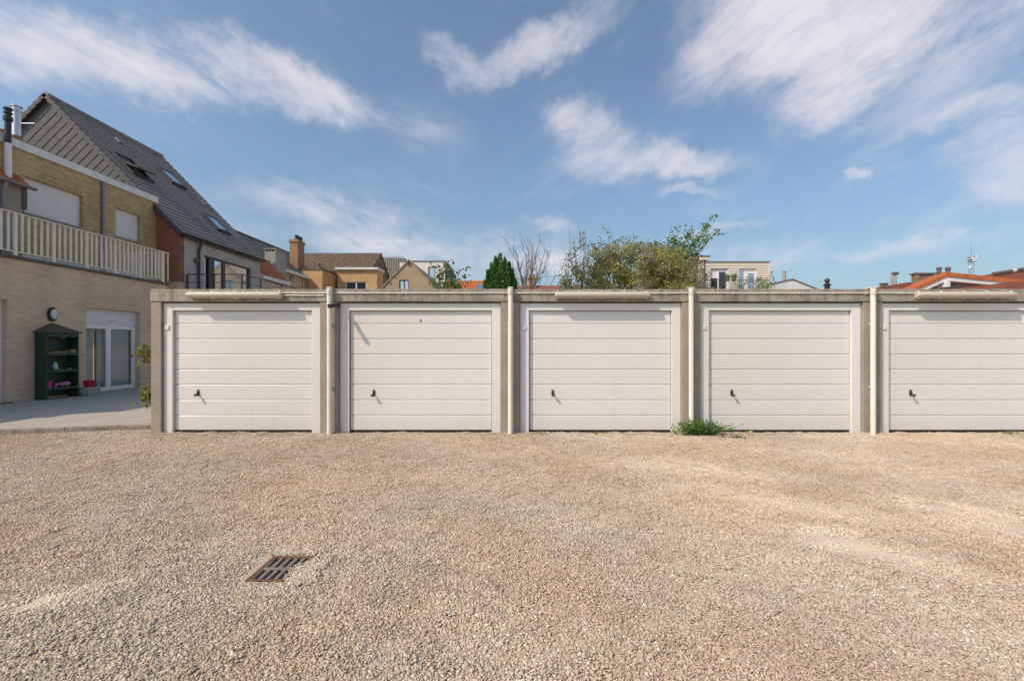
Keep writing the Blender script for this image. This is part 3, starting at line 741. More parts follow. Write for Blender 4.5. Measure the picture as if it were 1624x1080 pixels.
# ================================================================== BRICK HOUSE ON THE LEFT
XW, XU, YE, YN = -11.8, -14.0, 15.3, 17.65     # lower wall, upper wall, end of the lower part, gable of the neighbour
BH = thing('brick_house', 'beige and yellow brick house with railed balcony left of the garages', 'house', (XW - 1, 12.5, 0))
dA = (12.47, 14.25, TZ + .02, 2.45)            # patio door opening
dB = (9.35, 10.54, TZ + .02, 2.47)             # white door at the picture edge
MB().wall('x', XW, -.24, 5.0, YE, 0, 3.44, [dA, dB]).build('lower_wall', M['brick_beige'], BH)
MB().box(XU, XW - .001, YE - .24, YE - .001, 0, 3.44).build('end_wall', M['brick_beige_y'], BH)
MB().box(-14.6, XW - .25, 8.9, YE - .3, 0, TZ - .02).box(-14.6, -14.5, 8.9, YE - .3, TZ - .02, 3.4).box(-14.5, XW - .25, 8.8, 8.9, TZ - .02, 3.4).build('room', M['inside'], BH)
sl = MB().box(-14.3, XW + .07, 5.0, YE + .10, 3.441, 3.515).build('balcony_slab', M['slab'], BH, bevel=.006)
# upper storey
wA = (12.93, 14.69, 5.20, 6.22); wB = (15.87, 16.92, 5.24, 6.22)
MB().wall('x', XU, -.25, 5.0, YN - .001, 3.2, 6.92, [wA, wB]).build('upper_wall', M['brick_yellow'], BH)
MB().box(-21, XU - .06, 5.0, YN - .01, 6.925, 6.98).build('flat_roof', M['slab'], BH)
MB().box(XU - .05, XU + .07, 5.0, YN + .03, 6.925, 7.145).build('fascia', M['white_old'], BH, bevel=.006)
MB().box(XU + .001, XU + .03, 5.0, YN - .1, 3.516, 3.98).build('plinth', M['white_old'], BH)
for (a, b, z0, z1) in (wA, wB):
    W = MB().box(XU - .16, XU - .12, a + .001, b - .001, z0, z1).build('window', M['white'], BH)
    n = int((z1 - z0)/.042)
    sh = MB()
    for k in range(n):
        za = z0 + .03 + (z1 - z0 - .04)*k/n; zb = z0 + .03 + (z1 - z0 - .04)*(k+1)/n
        sh.ext([(XU - .118, a + .02, za), (XU - .108, a + .02, za + .006), (XU - .104, a + .02, (za+zb)/2), (XU - .108, a + .02, zb - .006), (XU - .118, a + .02, zb - .001)], (0, b - a - .04, 0))
    tag(sh.build('shutter_slats', M['shutter'], W, weld=False), kind='stuff')
    MB().box(XU - .119, XU - .09, a + .02, b - .02, z0 + .001, z0 + .028).build('bottom_bar', M['zinc'], W)
    MB().box(XU - .119, XU + .04, a - .04, b + .04, z0 - .055, z0 - .002).build('window_sill', M['block'], BH, bevel=.004)
    # soldier course over the window
    k = 0; yy = a - .10
    while yy < b + .06:
        MB().box(XU - .05, XU + .004, yy, yy + .052, z1 + .004, z1 + .215).build('lintel_brick', M['brick_yellow'], BH); yy += .063
# rain pipe on the upper wall
MB().tube([(XU + .06, py(164, XU + .06), 3.55), (XU + .06, py(164, XU + .06), 6.75), (XU + .06, py(164, XU + .06) - .02, 6.86), (XU - .02, py(164, XU + .06) - .03, 6.9)], .045, 14).build('downpipe', M['zinc'], BH, smooth=True)
for zz in (4.4, 5.6, 6.6):
    MB().lathe([(.055, -.02), (.055, .02)], (XU + .06, py(164, XU + .06), zz), 14).build('pipe_collar', M['zinc'], BH, smooth=True)
# balcony railing
RX = XW + .03; rz0, rz1 = 3.60, 4.50
rail = MB().box(RX - .035, RX + .035, 8.0, YE + .06, rz1, rz1 + .028).build('balcony_railing', M['cream_rail'], BH, bevel=.004)
MB().box(RX - .016, RX + .016, 8.0, YE - .1, rz0, rz0 + .022).build('bottom_rail', M['cream_rail'], rail)
yy = YE - .20; k = 0
while yy > 8.0:
    w = .033 if k % 6 == 0 else .0215
    MB().box(RX - w*.7, RX + w*.7, yy - w, yy + w, rz0 - (.085 if k % 6 == 0 else -.023), rz1 - .001).build('post' if k % 6 == 0 else 'baluster', M['cream_rail'], rail); yy -= .1475; k += 1
YS = YE - .17
MB().box(XU + .03, RX - .036, YS - .02, YS + .02, rz1 - .012, rz1 + .012).build('side_rail', M['cream_rail'], rail)
MB().box(XU + .03, RX - .02, YS - .014, YS + .014, rz0 - .03, rz0 - .008).build('side_rail', M['cream_rail'], rail)
xx = RX - .06; k = 0
while xx > XU + .1:
    MB().box(xx - .02, xx + .02, YS - .012, YS + .012, rz0 - .007, rz1 - .013).build('baluster', M['cream_rail'], rail); xx -= .15
MB().box(RX - .03, RX + .03, YS - .03, YS + .03, 3.517, rz1 - .001).build('post', M['cream_rail'], rail)
MB().box(RX - .018, RX + .018, YE + .02, YE + .05, 3.58, rz1 - .001).build('baluster', M['cream_rail'], rail)
# patio door with half lowered shutter
a, b, z0, z1 = dA; XD = XW - .15; zs = 2.03
pd = MB(); fw = .062
def frame_x(mb, X, y0, y1, za, zb, w, d):
    mb.box(X - d, X, y0, y0 + w, za, zb).box(X - d, X, y1 - w, y1, za, zb).box(X - d, X, y0 + w, y1 - w, za, za + w).box(X - d, X, y0 + w, y1 - w, zb - w, zb); return mb
pd = frame_x(MB(), XD, a + .001, b - .001, z0, zs, fw, .07).build('patio_door', M['white'], BH, bevel=.004)
mid = (a + b)/2 - .06
for (q0, q1) in ((a + fw + .002, mid), (mid + .002, b - fw - .002)):
    frame_x(MB(), XD + .012, q0, q1, z0 + .03, zs - fw - .002, .075, .06).build('door_leaf', M['white'], pd, bevel=.004)
    MB().box(XD - .03, XD - .02, q0 + .07, q1 - .07, z0 + .10, zs - .12).build('pane', M['glass'], pd)
sh = MB(); n = 9
for k in range(n):
    za = zs + .002 + (z1 - zs - .004)*k/n; zb = zs + .002 + (z1 - zs - .004)*(k+1)/n
    sh = MB().ext([(XD + .01, a + .002, za), (XD + .026, a + .002, za + .007), (XD + .032, a + .002, (za+zb)/2), (XD + .026, a + .002, zb - .007), (XD + .01, a + .002, zb - .001)], (0, b - a - .004, 0))
    sh.build('shutter_slat', M['white'], pd)
MB().box(XD + .033, XD + .04, (a+b)/2 - .04, (a+b)/2 + .04, zs + .065, zs + .08).build('shutter_latch', M['black'], pd)
cv = MB(); N = 90                                            # net curtains hanging behind the glass
for (q0, q1) in ((a + .06, a + .50), (a + .62, b - .06)):
    pts_ = []
    for k in range(N + 1):
        u = q0 + (q1 - q0)*k/N; pts_.append((XD - .16 + .035*math.sin(k*.75) + .015*math.sin(k*.31 + 1), u))
    base = len(cv.v)
    for (X, u) in pts_: cv.v += [(X, u, z0 + .04), (X, u, zs + .3)]
    for k in range(N): cv.f.append((base + 2*k, base + 2*k + 2, base + 2*k + 3, base + 2*k + 1))
cv.build('curtain', M['curtain'], pd, smooth=True)
MB().box(XW - .2, XW + .05, a - .03, b + .03, TZ - .004, TZ + .018).build('door_sill', M['block'], BH)
# white door at the edge of the picture
a, b, z0, z1 = dB
wd = frame_x(MB(), XD + .02, a + .001, b - .001, z0, z1, .07, .08).build('white_door', M['white'], BH, bevel=.004)
n = 6
for k in range(n):
    MB().box(XD - .03, XD + .002, a + .074 + (b - a - .148)*k/n, a + .070 + (b - a - .148)*(k+1)/n, z0 + .075, z1 - .075).build('door_board', M['white'], wd, bevel=.004)
MB().box(XW - .2, XW + .09, a - .06, b + .06, TZ - .004, TZ + .018).build('door_sill', M['slab'], BH)
# chimney stack with pots and the steel flue
ck = MB().box(-16.7, -16.0, 14.1, 15.3, 6.985, 7.95).build('chimney', M['brick_old'], BH, bevel=.01)
MB().box(-16.74, -15.96, 14.06, 15.34, 7.951, 8.01).build('chimney_cap', M['block'], ck)
for yy in (14.38, 14.82):
    MB().lathe([(.15, 0), (.13, .12), (.15, .16), (.15, .20), (.12, .2)], (-16.3, yy, 8.011), 16).build('chimney_pot', M['pot'], ck, smooth=True)
sf = MB().lathe([(.11, 0), (.11, .80), (.135, .81), (.135, .87), (.10, .88), (.10, .94), (.15, .95), (.15, .975), (.05, .99)], (-16.3, 14.82, 8.212), 20).build('steel_flue', M['steel'], ck, smooth=True)
MB().box(-16.3, -15.7, 14.80, 14.83, 8.62, 8.65).build('flue_bracket', M['steel'], ck)
# lean-to wing with red pantiles at the picture edge
XE = -13.72
MB().box(-17, XE, 5.0, 12.62, 3.2, 5.80).build('wing_wall', M['render'], BH)
def tiles(mb, A, Bq, C, D, nc, nt, amp=.022, lift=.02, sub=4, flat=False):
    """courses of roof tiles on the slope A(eave left) B(eave right) C(ridge right) D(ridge left)"""
    A, Bq, C, D = map(Vector, (A, Bq, C, D)); nn = (Bq - A).cross(D - A).normalized()
    if nn.z < 0: nn = -nn
    m = nt*sub + 1
    def wave(k):
        ph = (k % sub)/sub
        if flat: return (.0, 1, 1, .6)[k % sub]*.35 if sub == 4 else 0
        return .5 + .5*math.sin(2*math.pi*ph)
    for i in range(nc):
        t0, t1 = i/nc, min((i + 1.12)/nc, 1.0); base = len(mb.v)
        for k in range(m):
            u = k/(m - 1); lo = A.lerp(D, t0).lerp(Bq.lerp(C, t0), u); hi = A.lerp(D, t1).lerp(Bq.lerp(C, t1), u); wv = amp*wave(k)
            mb.v += [tuple(lo - nn*.004), tuple(lo + nn*(lift + wv)), tuple(hi + nn*(.003 + wv))]
        for k in range(m - 1):
            q = base + 3*k; mb.f += [(q, q+3, q+4, q+1), (q+1, q+4, q+5, q+2)]
        for k in (0, m - 1):
            q = base + 3*k; mb.f.append((q, q+1, q+2))
    return mb
def roof(name, A, Bq, C, D, nc, nt, m, parent, amp=.022, lift=.02, flat=False):
    return tag(tiles(MB(), A, Bq, C, D, nc, nt, amp, lift, 4, flat).build(name, M[m], parent, weld=False), kind='stuff')
roof('roof_tiles', (XE + .12, 12.75, 5.80), (XE + .12, 5.0, 5.80), (-17, 5.0, 8.75), (-17, 12.75, 8.75), 12, 34, 'roof_orange', BH, .03, .03)
MB().box(-17, XE + .02, 12.60, 12.73, 5.2, 5.79).build('verge_board', M['slab'], BH)
gp = []
gut = MB()
def gutter(mb, p0, p1, r, n=8):
    p0, p1 = Vector(p0), Vector(p1); ax = (p1 - p0).normalized(); sd = ax.cross(Vector((0, 0, 1))).normalized()
    base = len(mb.v); m = 2*(n + 1)
    for p in (p0, p1):
        for rr in (r, r*.86):
            for k in range(n + 1):
                an = math.pi*k/n; mb.v.append(tuple(p + sd*rr*math.cos(an) - Vector((0, 0, 1))*rr*math.sin(an)))
    for s in (0, n + 1):
        for k in range(n): mb.f.append((base + s + k, base + s + k + 1, base + m + s + k + 1, base + m + s + k))
    for q in (0, m):
        for k in range(n): mb.f.append((base + q + k, base + q + k + 1, base + q + n + 2 + k, base + q + n + 1 + k))
    for k in (0, n): mb.f.append((base + k, base + n + 1 + k, base + m + n + 1 + k, base + m + k))
    return mb
gutter(MB(), (XE + .17, 5.0, 5.82), (XE + .17, 12.8, 5.82), .08).build('gutter', M['zinc'], BH, smooth=True)
MB().tube([(XE + .10, py(5.5, XE + .1), 3.5), (XE + .10, py(5.5, XE + .1), 5.5), (XE + .17, py(5.5, XE + .1), 5.75)], .05, 12).build('downpipe', M['zinc'], BH, smooth=True)
# black over white flue pipe in front of the upper wall
fx, fy = -13.84, py(12.5, -13.84)
fl = MB().tube([(fx, fy, 5.9), (fx, fy, 6.90)], .076, 18).build('flue_pipe', M['white'], BH, smooth=True)
MB().lathe([(.068, 6.901), (.068, 7.50), (.10, 7.52), (.10, 7.62), (.07, 7.63), (.07, 7.70), (.095, 7.71), (.095, 7.74), (.07, 7.75), (.07, 7.80), (.095, 7.81), (.095, 7.86), (.04, 7.88)], (fx, fy, 0), 20).build('flue_terminal', M['black'], fl, smooth=True)

# things by the house wall
lx, ly, lz = XW, py(84, XW + .06), pz(498.5, py(84, XW + .06))
WLp = thing('wall_lamp', 'oval black wall lamp with white glass above the green shelf', 'lamp', (lx, ly, lz))
MB().lathe([(.115, 0), (.125, .02), (.125, .07), (.10, .085), (.095, .07)], (lx, ly, lz), 24, (1, 0, 0), .82, 1.45).build('housing', M['black'], WLp, smooth=True)
M['opal'] = plain('opal glass', (.62, .64, .68), .25, var=.04)
MB().lathe([(.094, .06), (.09, .10), (.06, .125), (.02, .132)], (lx, ly, lz), 24, (1, 0, 0), .80, 1.42).build('glass_cover', M['opal'], WLp, smooth=True)

sx0, sx1 = XW + .015, XW + .30; sy0, sy1 = 11.12, 11.95; zb = TZ; ze = 1.73
SH = thing('garden_shelf', 'dark green wooden garden shelf with brown hipped roof by the wall', 'shelf', ((sx0+sx1)/2, (sy0+sy1)/2, zb))
MB().box(sx0, sx1, sy0, sy0 + .03, zb, ze).build('side_panel', M['green'], SH, bevel=.004)
MB().box(sx0, sx1, sy1 - .03, sy1, zb, ze).build('side_panel', M['green'], SH, bevel=.004)
nbk = 6
for k in range(nbk):
    q0 = sy0 + .031 + (sy1 - sy0 - .062)*k/nbk; q1 = sy0 + .028 + (sy1 - sy0 - .062)*(k+1)/nbk
    MB().box(sx0, sx0 + .02, q0, q1, zb + .05, ze).build('back_board', M['green'], SH, bevel=.003)
for z in (1.22, .80, .36):
    MB().box(sx0 + .021, sx1 - .008, sy0 + .031, sy1 - .031, z - .03, z).build('shelf_board', M['green'], SH, bevel=.003)
    MB().box(sx1 - .007, sx1 + .005, sy0 + .031, sy1 - .031, z - .06, z + .004).build('shelf_edge', M['green'], SH, bevel=.003)
vl = []; N = 32
for k in range(N + 1):
    u = k/N; y_ = sy0 + .031 + (sy1 - sy0 - .062)*u; vl.append((sx1 - .012, y_, ze - .10 - .03*math.cos((u - .5)*math.pi*6)*(1 if abs(u - .5) < .17 else .35) - (.03 if abs(u-.5) < .17 else 0)))
vv = MB()
for k in range(N):
    vv.ext([vl[k], vl[k+1], (sx1 - .012, vl[k+1][1], ze), (sx1 - .012, vl[k][1], ze)], (.016, 0, 0))
vv.build('valance', M['green'], SH)
apx = [(sx0 - .01, (sy0+sy1)/2, 1.98), (sx0 + .04, (sy0+sy1)/2, 1.98)]
rp = [(sx0 - .012, sy0 - .05, ze + .001), (sx1 + .06, sy0 - .05, ze + .001), (sx1 + .06, sy1 + .05, ze + .001), (sx0 - .012, sy1 + .05, ze + .001)]
rp2 = [(a_, b_, c_ + .02) for a_, b_, c_ in rp]
MB().add(rp + rp2 + [(sx0 - .012, (sy0+sy1)/2, 1.985)], [(3,2,1,0), (0,1,5,4), (1,2,6,5), (2,3,7,6), (3,0,4,7), (4,5,8), (5,6,8), (6,7,8), (7,4,8)]).build('hipped_roof', M['shelf_roof'], SH)
# things standing on the shelf
M['pink'] = plain('pink plastic', (.62, .10, .22), .4, var=.06); M['pinkfish'] = plain('pink toy plastic', (.55, .16, .33), .45, var=.1)
M['mint'] = plain('mint glaze', (.34, .55, .47), .35, var=.06); M['blue'] = plain('blue glass', (.02, .05, .18), .15, var=.1)
M['navy'] = plain('navy plastic', (.03, .045, .11), .35, var=.1); M['redp'] = plain('red plastic', (.55, .012, .03), .35, var=.06)
M['straw'] = plain('pale wood', (.42, .32, .16), .8, var=.2); M['card'] = plain('brown cardboard', (.30, .19, .10), .85, var=.15)
def shelf_y(u): return sy0 + .03 + (sy1 - sy0 - .06)*u
tag(MB().lathe([(.058, 0), (.062, .01), (.085, .17), (.088, .175), (.08, .17), (.05, .02)], (sx1 - .10, shelf_y(.14), .361), 20).build('bucket', M['pink'], smooth=True), 'small pink toy bucket on the lowest shelf of the green shelf', 'bucket')
FSH = thing('toy_fish', 'pink plastic toy fish lying on the lowest shelf of the green shelf', 'toy', (sx1 - .12, shelf_y(.62), .361))
bx_ = (sx1 - .12, shelf_y(.36), .43)
MB().lathe([(.01, 0), (.03, .03), (.028, .10), (.05, .19), (.07, .28), (.066, .34), (.04, .385), (.01, .40)], bx_, 16, (0, 1, 0), 1.0, .95).build('body', M['pinkfish'], FSH, smooth=True)
for sg in (1, -1):
    MB().lathe([(.005, 0), (.035, .03), (.04, .06), (.02, .09), (.004, .10)], (sx1 - .12 + sg*.03, shelf_y(.36) - .03, .400), 10, (sg*.5, -.2, -.1), 1, .5).build('tail_fin', M['pinkfish'], FSH, smooth=True)
MB().lathe([(.004, 0), (.03, .02), (.03, .05), (.005, .09)], (sx1 - .06, shelf_y(.55), .39), 10, (.6, -.6, -.05), 1, .4).build('fin', M['pinkfish'], FSH, smooth=True)
tag(MB().lathe([(.045, 0), (.062, .03), (.062, .08), (.045, .15), (.025, .19), (.012, .205)], (sx1 - .11, shelf_y(.37), .801), 18).build('vase', M['mint'], smooth=True), 'mint green egg shaped vase on the middle shelf', 'vase')
tag(MB().lathe([(.04, 0), (.042, .08), (.03, .11), (.016, .125), (.016, .15), (.02, .155)], (sx1 - .13, shelf_y(.20), .801), 16).build('bottle', M['navy'], smooth=True), 'dark blue stubby bottle left of the mint vase', 'bottle')
tag(MB().lathe([(.03, 0), (.032, .12), (.012, .15), (.012, .18)], (sx1 - .10, shelf_y(.06), .801), 16).build('bottle', M['blue'], smooth=True), 'bright blue bottle at the left end of the middle shelf', 'bottle')
TO = thing('tool_pile', 'small pale hand tools lying right on the middle shelf', 'tools', (sx1 - .12, shelf_y(.72), .801))
for k, (u, an) in enumerate(((.6, .2), (.7, -.3), (.82, .1))):
    c_ = Vector((sx1 - .12 + .03*(k - 1), shelf_y(u), .814)); dd = Vector((math.sin(an), math.cos(an), 0))
    MB().tube([c_ - dd*.06, c_ + dd*.06], .012, 8).build('tool', M['straw'] if k != 1 else M['black'], TO, smooth=True)
BPd = thing('board_pile', 'flat yellowish boards lying on the top shelf', 'boards', (sx1 - .13, shelf_y(.4), 1.221))
for k in range(3):
    MB().obox((sx1 - .13 + .01*k, shelf_y(.42) + .02*k, 1.229 + .014*k), (.07, .01*(k-1), 0), (-.006*k, .24 - .03*k, 0), (0, 0, .0065)).build('board', M['straw'], BPd)
tag(MB().box(sx1 - .18, sx1 - .03, shelf_y(.80), shelf_y(.99), 1.221, 1.31).build('box', M['card'], bevel=.004), 'small brown cardboard box at the right of the top shelf', 'box')
bk = (XW + .34, 12.14)
tag(MB().box(bk[0] - .17, bk[0] + .14, bk[1] - .12, bk[1] + .24, TZ, TZ + .215).build('concrete_block', M['block'], bevel=.012), 'grey concrete block standing beside the green shelf', 'block')
tag(MB().lathe([(.095, 0), (.10, .01), (.125, .155), (.135, .16), (.135, .175), (.118, .172), (.09, .02)], (bk[0] - .01, bk[1] + .06, TZ + .216), 24).build('pot', M['redp'], smooth=True), 'red plastic pot standing on the grey concrete block', 'pot')
# potted plant tucked beside the garage wall
pp = thing('potted_plant', 'yellowing leafy plant peeping out beside the first garage wall', 'plant', (-6.22, 8.02, TZ))
MB().lathe([(.09, 0), (.13, .22), (.14, .22), (.14, .26), (.12, .255)], (-6.22, 8.02, TZ), 18).build('pot', M['pot'], pp, smooth=True)
rg = random.Random(12); st = MB(); lf = MB()
for k in range(14):
    zt_ = rg.choice([1.25, 1.15, 1.05, .45, .5, .4]); tp = Vector((-6.52 + rg.uniform(-.08, .12), 8.0 + rg.uniform(-.12, .1), zt_ + TZ - .02))
    b0 = Vector((-6.22 + rg.uniform(-.05, .05), 8.02, TZ + .24)); md = b0.lerp(tp, .6) + Vector((.05, 0, .12)); st.tube([b0, md, tp], [.006, .005, .003], 5, False)
    for q in range(16): leaf(lf, tp + Vector((rg.gauss(0, .05), rg.gauss(0, .05), rg.gauss(0, .06))), .065, rg, -.3)
st.build('stem', M['bark'], pp, weld=False); lf.build('leaves', M['leaf_yellow'], pp, weld=False)

# ================================================================== GREY HOUSE WITH THE ANTHRACITE ROOF
XG = -13.1; RXg, RZ = -18.2, 11.0; EZ = 5.81; YG = 23.2; XL = RXg*2 - XG
GH = thing('grey_house', 'grey brick house with steep anthracite tiled roof and skylights', 'house', (XG - 2, 20, 0))
MB().ext([(XG, YN, 3.87), (XG, YN, EZ - .1), (RXg, YN, RZ - .12), (XL, YN, EZ - .1), (XL, YN, 3.87)], (0, .25, 0)).build('gable_wall', M['brick_red'], GH)
MB().box(XL, XG + .02, YN - .03, YN + .25, 0, 3.86).build('gable_base', M['brick_beige_y'], GH)
MB().box(XG - .9, XG + .05, YN - .06, YN + .26, 3.861, 3.90).build('coping', M['block'], GH)
gd = (19.1, 22.4, 3.02, 5.20)
MB().wall('x', XG, -.25, YN + .251, YG, 0, EZ - .02, [gd]).build('facade', M['brick_grey'], GH)
MB().ext([(XG, YG - .25, EZ), (RXg, YG - .25, RZ - .12), (XL, YG - .25, EZ), (XL, YG - .25, 0), (XG - .26, YG - .25, 0), (XG - .26, YG - .25, EZ)], (0, .249, 0)).build('far_gable', M['brick_red'], GH)
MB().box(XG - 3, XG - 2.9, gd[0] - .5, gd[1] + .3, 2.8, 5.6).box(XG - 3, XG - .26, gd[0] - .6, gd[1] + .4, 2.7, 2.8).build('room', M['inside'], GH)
ov = .16
sl_ = (RZ - EZ)/(XG - RXg)
eX, eZ = XG + ov, EZ - ov*sl_*-1*0 - ov*sl_ + .10
RF = roof('roof_tiles', (eX, YN - .10, eZ), (eX, YG + .1, eZ), (RXg, YG + .1, RZ + .10), (RXg, YN - .10, RZ + .10), 27, 18, 'roof_grey', GH, .016, .038, True)
roof('roof_tiles', (2*RXg - eX, YG + .1, eZ), (2*RXg - eX, YN - .1, eZ), (RXg, YN - .10, RZ + .10), (RXg, YG + .1, RZ + .10), 27, 18, 'roof_grey', GH, .016, .038, True)
for k in range(14):                                          # ridge tiles
    y0 = YN - .1 + (YG - YN + .2)*k/14; y1 = YN - .1 + (YG - YN + .2)*(k + 1.06)/14
    MB().tube([(RXg, y0, RZ + .07), (RXg, y1, RZ + .085)], [.125, .105], 10).build('ridge_tile', M['roof_grey'], GH, smooth=True)
sd = Vector((XG - RXg, 0, EZ - RZ)).normalized(); sn = Vector((-sd.z, 0, sd.x))         # down the slope, out of the slope
L_ = Vector((eX - RXg, 0, eZ - RZ - .1)).length
for k in range(27):                                          # stepped verge tiles of both edges of the near gable
    for sg in (1, -1):
        d_ = Vector((sd.x*sg, 0, sd.z)); n_ = Vector((sn.x*sg, 0, sn.z))
        c_ = Vector((RXg, YN - .12, RZ + .10)) + d_*(L_*(k + .5)/27) - n_*.05
        MB().obox(c_ - n_*.015*(-1), (d_ + n_*.16)*(L_/27*.5 + .006), (0, .03, 0), n_*.075).build('verge_tile', M['slate'], GH)
# grey slates hung on the gable, laid on the slant
def clip(poly, a, b):
    """keep the part of poly left of the line a->b (2-D)"""
    out = []
    for i in range(len(poly)):
        p, q = poly[i], poly[(i+1) % len(poly)]
        sp_ = (b[0]-a[0])*(p[1]-a[1]) - (b[1]-a[1])*(p[0]-a[0]); sq = (b[0]-a[0])*(q[1]-a[1]) - (b[1]-a[1])*(q[0]-a[0])
        if sp_ >= 0: out.append(p)
        if (sp_ > 0 > sq) or (sp_ < 0 < sq):
            t_ = sp_/(sp_ - sq); out.append((p[0] + (q[0]-p[0])*t_, p[1] + (q[1]-p[1])*t_))
    return out
tri = [(XL, EZ - .1), (XG, EZ - .1), (RXg, RZ - .06)]
band, sl_len = .285, .60; rs_ = random.Random(9)
c45 = math.sqrt(.5)
for i in range(-2, 40):
    for j in range(-16, 26):
        u0 = j*sl_len + (i % 2)*sl_len*.5; w0 = i*band
        q = []
        for (uu, ww) in ((u0 + .006, w0), (u0 + sl_len - .006, w0), (u0 + sl_len - .006, w0 + band - .004), (u0 + .006, w0 + band - .004)):
            q.append((XG + 0.5 - (ww)*c45 + (uu - 4)*c45, 5.2 + ww*c45 + (uu - 4)*c45))
        for a_, b_ in ((tri[0], tri[1]), (tri[1], tri[2]), (tri[2], tri[0])):
            if q: q = clip(q, a_, b_)
        if q: q = clip(q, (-30, 6.7), (0, 6.7))
        if len(q) < 3: continue
        ar = abs(sum(q[k][0]*q[(k+1) % len(q)][1] - q[(k+1) % len(q)][0]*q[k][1] for k in range(len(q))))/2
        if ar < .004: continue
        tl = rs_.uniform(0, .004)
        # each course laps over the one below: its lower edge stands proud
        def dep(p):
            w_l = ((p[0] - XG - .5) * -c45 + (p[1] - 5.2)*c45) - w0
            return YN - .020 + .016*max(min(w_l/band, 1), 0) - tl
        n_ = len(q); mb = MB(); mb.add([(p[0], dep(p), p[1]) for p in q] + [(p[0], YN - .001, p[1]) for p in q], [tuple(range(n_)), tuple(range(n_, 2*n_))[::-1]] + [(k, (k+1) % n_, n_ + (k+1) % n_, n_ + k) for k in range(n_)])
        mb.build('slate', M['slate'], GH)
gutter(MB(), (eX + .06, YN - .1, eZ + .02), (eX + .06, YG + .1, eZ + .02), .075).build('gutter', M['darkmetal'], GH, smooth=True)
MB().box(XG + .001, eX + .02, YN + .0, YG, eZ - .12, eZ - .08).build('soffit', M['darkmetal'], GH)
MB().tube([(XG + .07, YN + 1.0, 0), (XG + .07, YN + 1.0, 5.3), (eX + .05, YN + 1.0, eZ - .02)], .05, 12).build('downpipe', M['darkmetal'], GH, smooth=True)
def skylight(c, w, h, open_=0.0):
    c = Vector(c); n_ = sn; u = Vector((0, 1, 0))
    fr_ = MB(); t_ = .06
    for (uu, ss, hw, hh) in ((-w/2, 0, t_, h/2 + t_), (w/2, 0, t_, h/2 + t_), (0, -h/2, w/2, t_), (0, h/2, w/2, t_)):
        fr_.obox(c + u*uu + sd*ss + n_*.05, u*hw, sd*hh, n_*.06)
    sk = fr_.build('skylight', M['darkmetal'], GH)
    rot = Matrix.Rotation(open_, 3, u); s2, n2 = rot @ sd, rot @ n_
    cc = c + n_*.10
    sf_ = MB()
    for (uu, ss, hw, hh) in ((-w/2 + .05, 0, .045, h/2), (w/2 - .05, 0, .045, h/2), (0, -h/2 + .04, w/2 - .1, .045), (0, h/2 - .04, w/2 - .1, .045)):
        sf_.obox(cc + u*uu + s2*ss, u*hw, s2*hh, n2*.03)
    sf_.build('sash', M['darkmetal'], sk)
    MB().obox(cc, u*(w/2 - .09), s2*(h/2 - .08), n2*.012).build('pane', M['glass_blue'], sk)
    MB().obox(c - n_*.01, u*w/2, sd*h/2, n_*.01).build('well', M['gap'], sk)
def on_slope(x, y):
    a_, b_ = (CY - y)/F, (x - CX)/F; Y = (RZ + .10 - EYE - sl_*0 - sl_*(-RXg)*1)/(a_ + sl_*b_) if False else (RZ + .10 + sl_*RXg - EYE)/(a_ + sl_*b_)
    return Vector((b_*Y, Y, EYE + a_*Y))
skylight(on_slope(208, 266), .95, 1.25, R(-24)); skylight(on_slope(270, 284), .85, 1.0); skylight(on_slope(341, 357), .85, 1.0)
for (x, y) in ((187.5, 225), (323, 324)):
    p_ = on_slope(x, y); MB().obox(p_ + sn*.05, (0, .12, 0), sd*.13, sn*.04).build('roof_vent', M['zinc'], GH)
# sliding door of the first floor
sdr = frame_x(MB(), XG - .08, gd[0] + .001, gd[1] - .001, gd[2], gd[3] - .001, .07, .08).build('sliding_door', M['darkmetal'], GH)
for (x0_, x1_) in ((334, 343), (356, 360)):
    MB().box(XG - .15, XG - .079, py(x0_, XG), py(x1_, XG), gd[2] + .07, gd[3] - .07).build('mullion', M['darkmetal'], sdr)
edges = [gd[0] + .07, py(334, XG), py(343, XG), py(356, XG), py(360, XG), gd[1] - .07]
for k in (1,):
    MB().box(XG - .13, XG - .12, edges[2] + .001, edges[3] - .001, gd[2] + .07, gd[3] - .071).build('pane', M['glass_blue'], sdr)
    MB().box(XG - .13, XG - .12, edges[4] + .001, edges[5] - .001, gd[2] + .07, gd[3] - .071).build('pane', M['glass_blue'], sdr)
# an opened leaf at the near side
MB().obox(((XG - .30), gd[0] + .22, (gd[2]+gd[3])/2 - .02), (.20, -.08, 0), (.008, .022, 0), (0, 0, 1.0)).build('open_leaf', M['glass_blue'], sdr)
MB().box(XG + .001, XG + .10, py(309, XG) - .08, py(309, XG) + .08, pz(417, py(309, XG)), pz(410, py(309, XG))).build('outdoor_lamp', M['slab'], GH, bevel=.02)
MB().box(XG + .001, XG + .02, py(288.5, XG) - .10, py(288.5, XG) + .10, pz(402, 17.9), pz(392, 17.9)).build('wall_vent', M['slab'], GH)
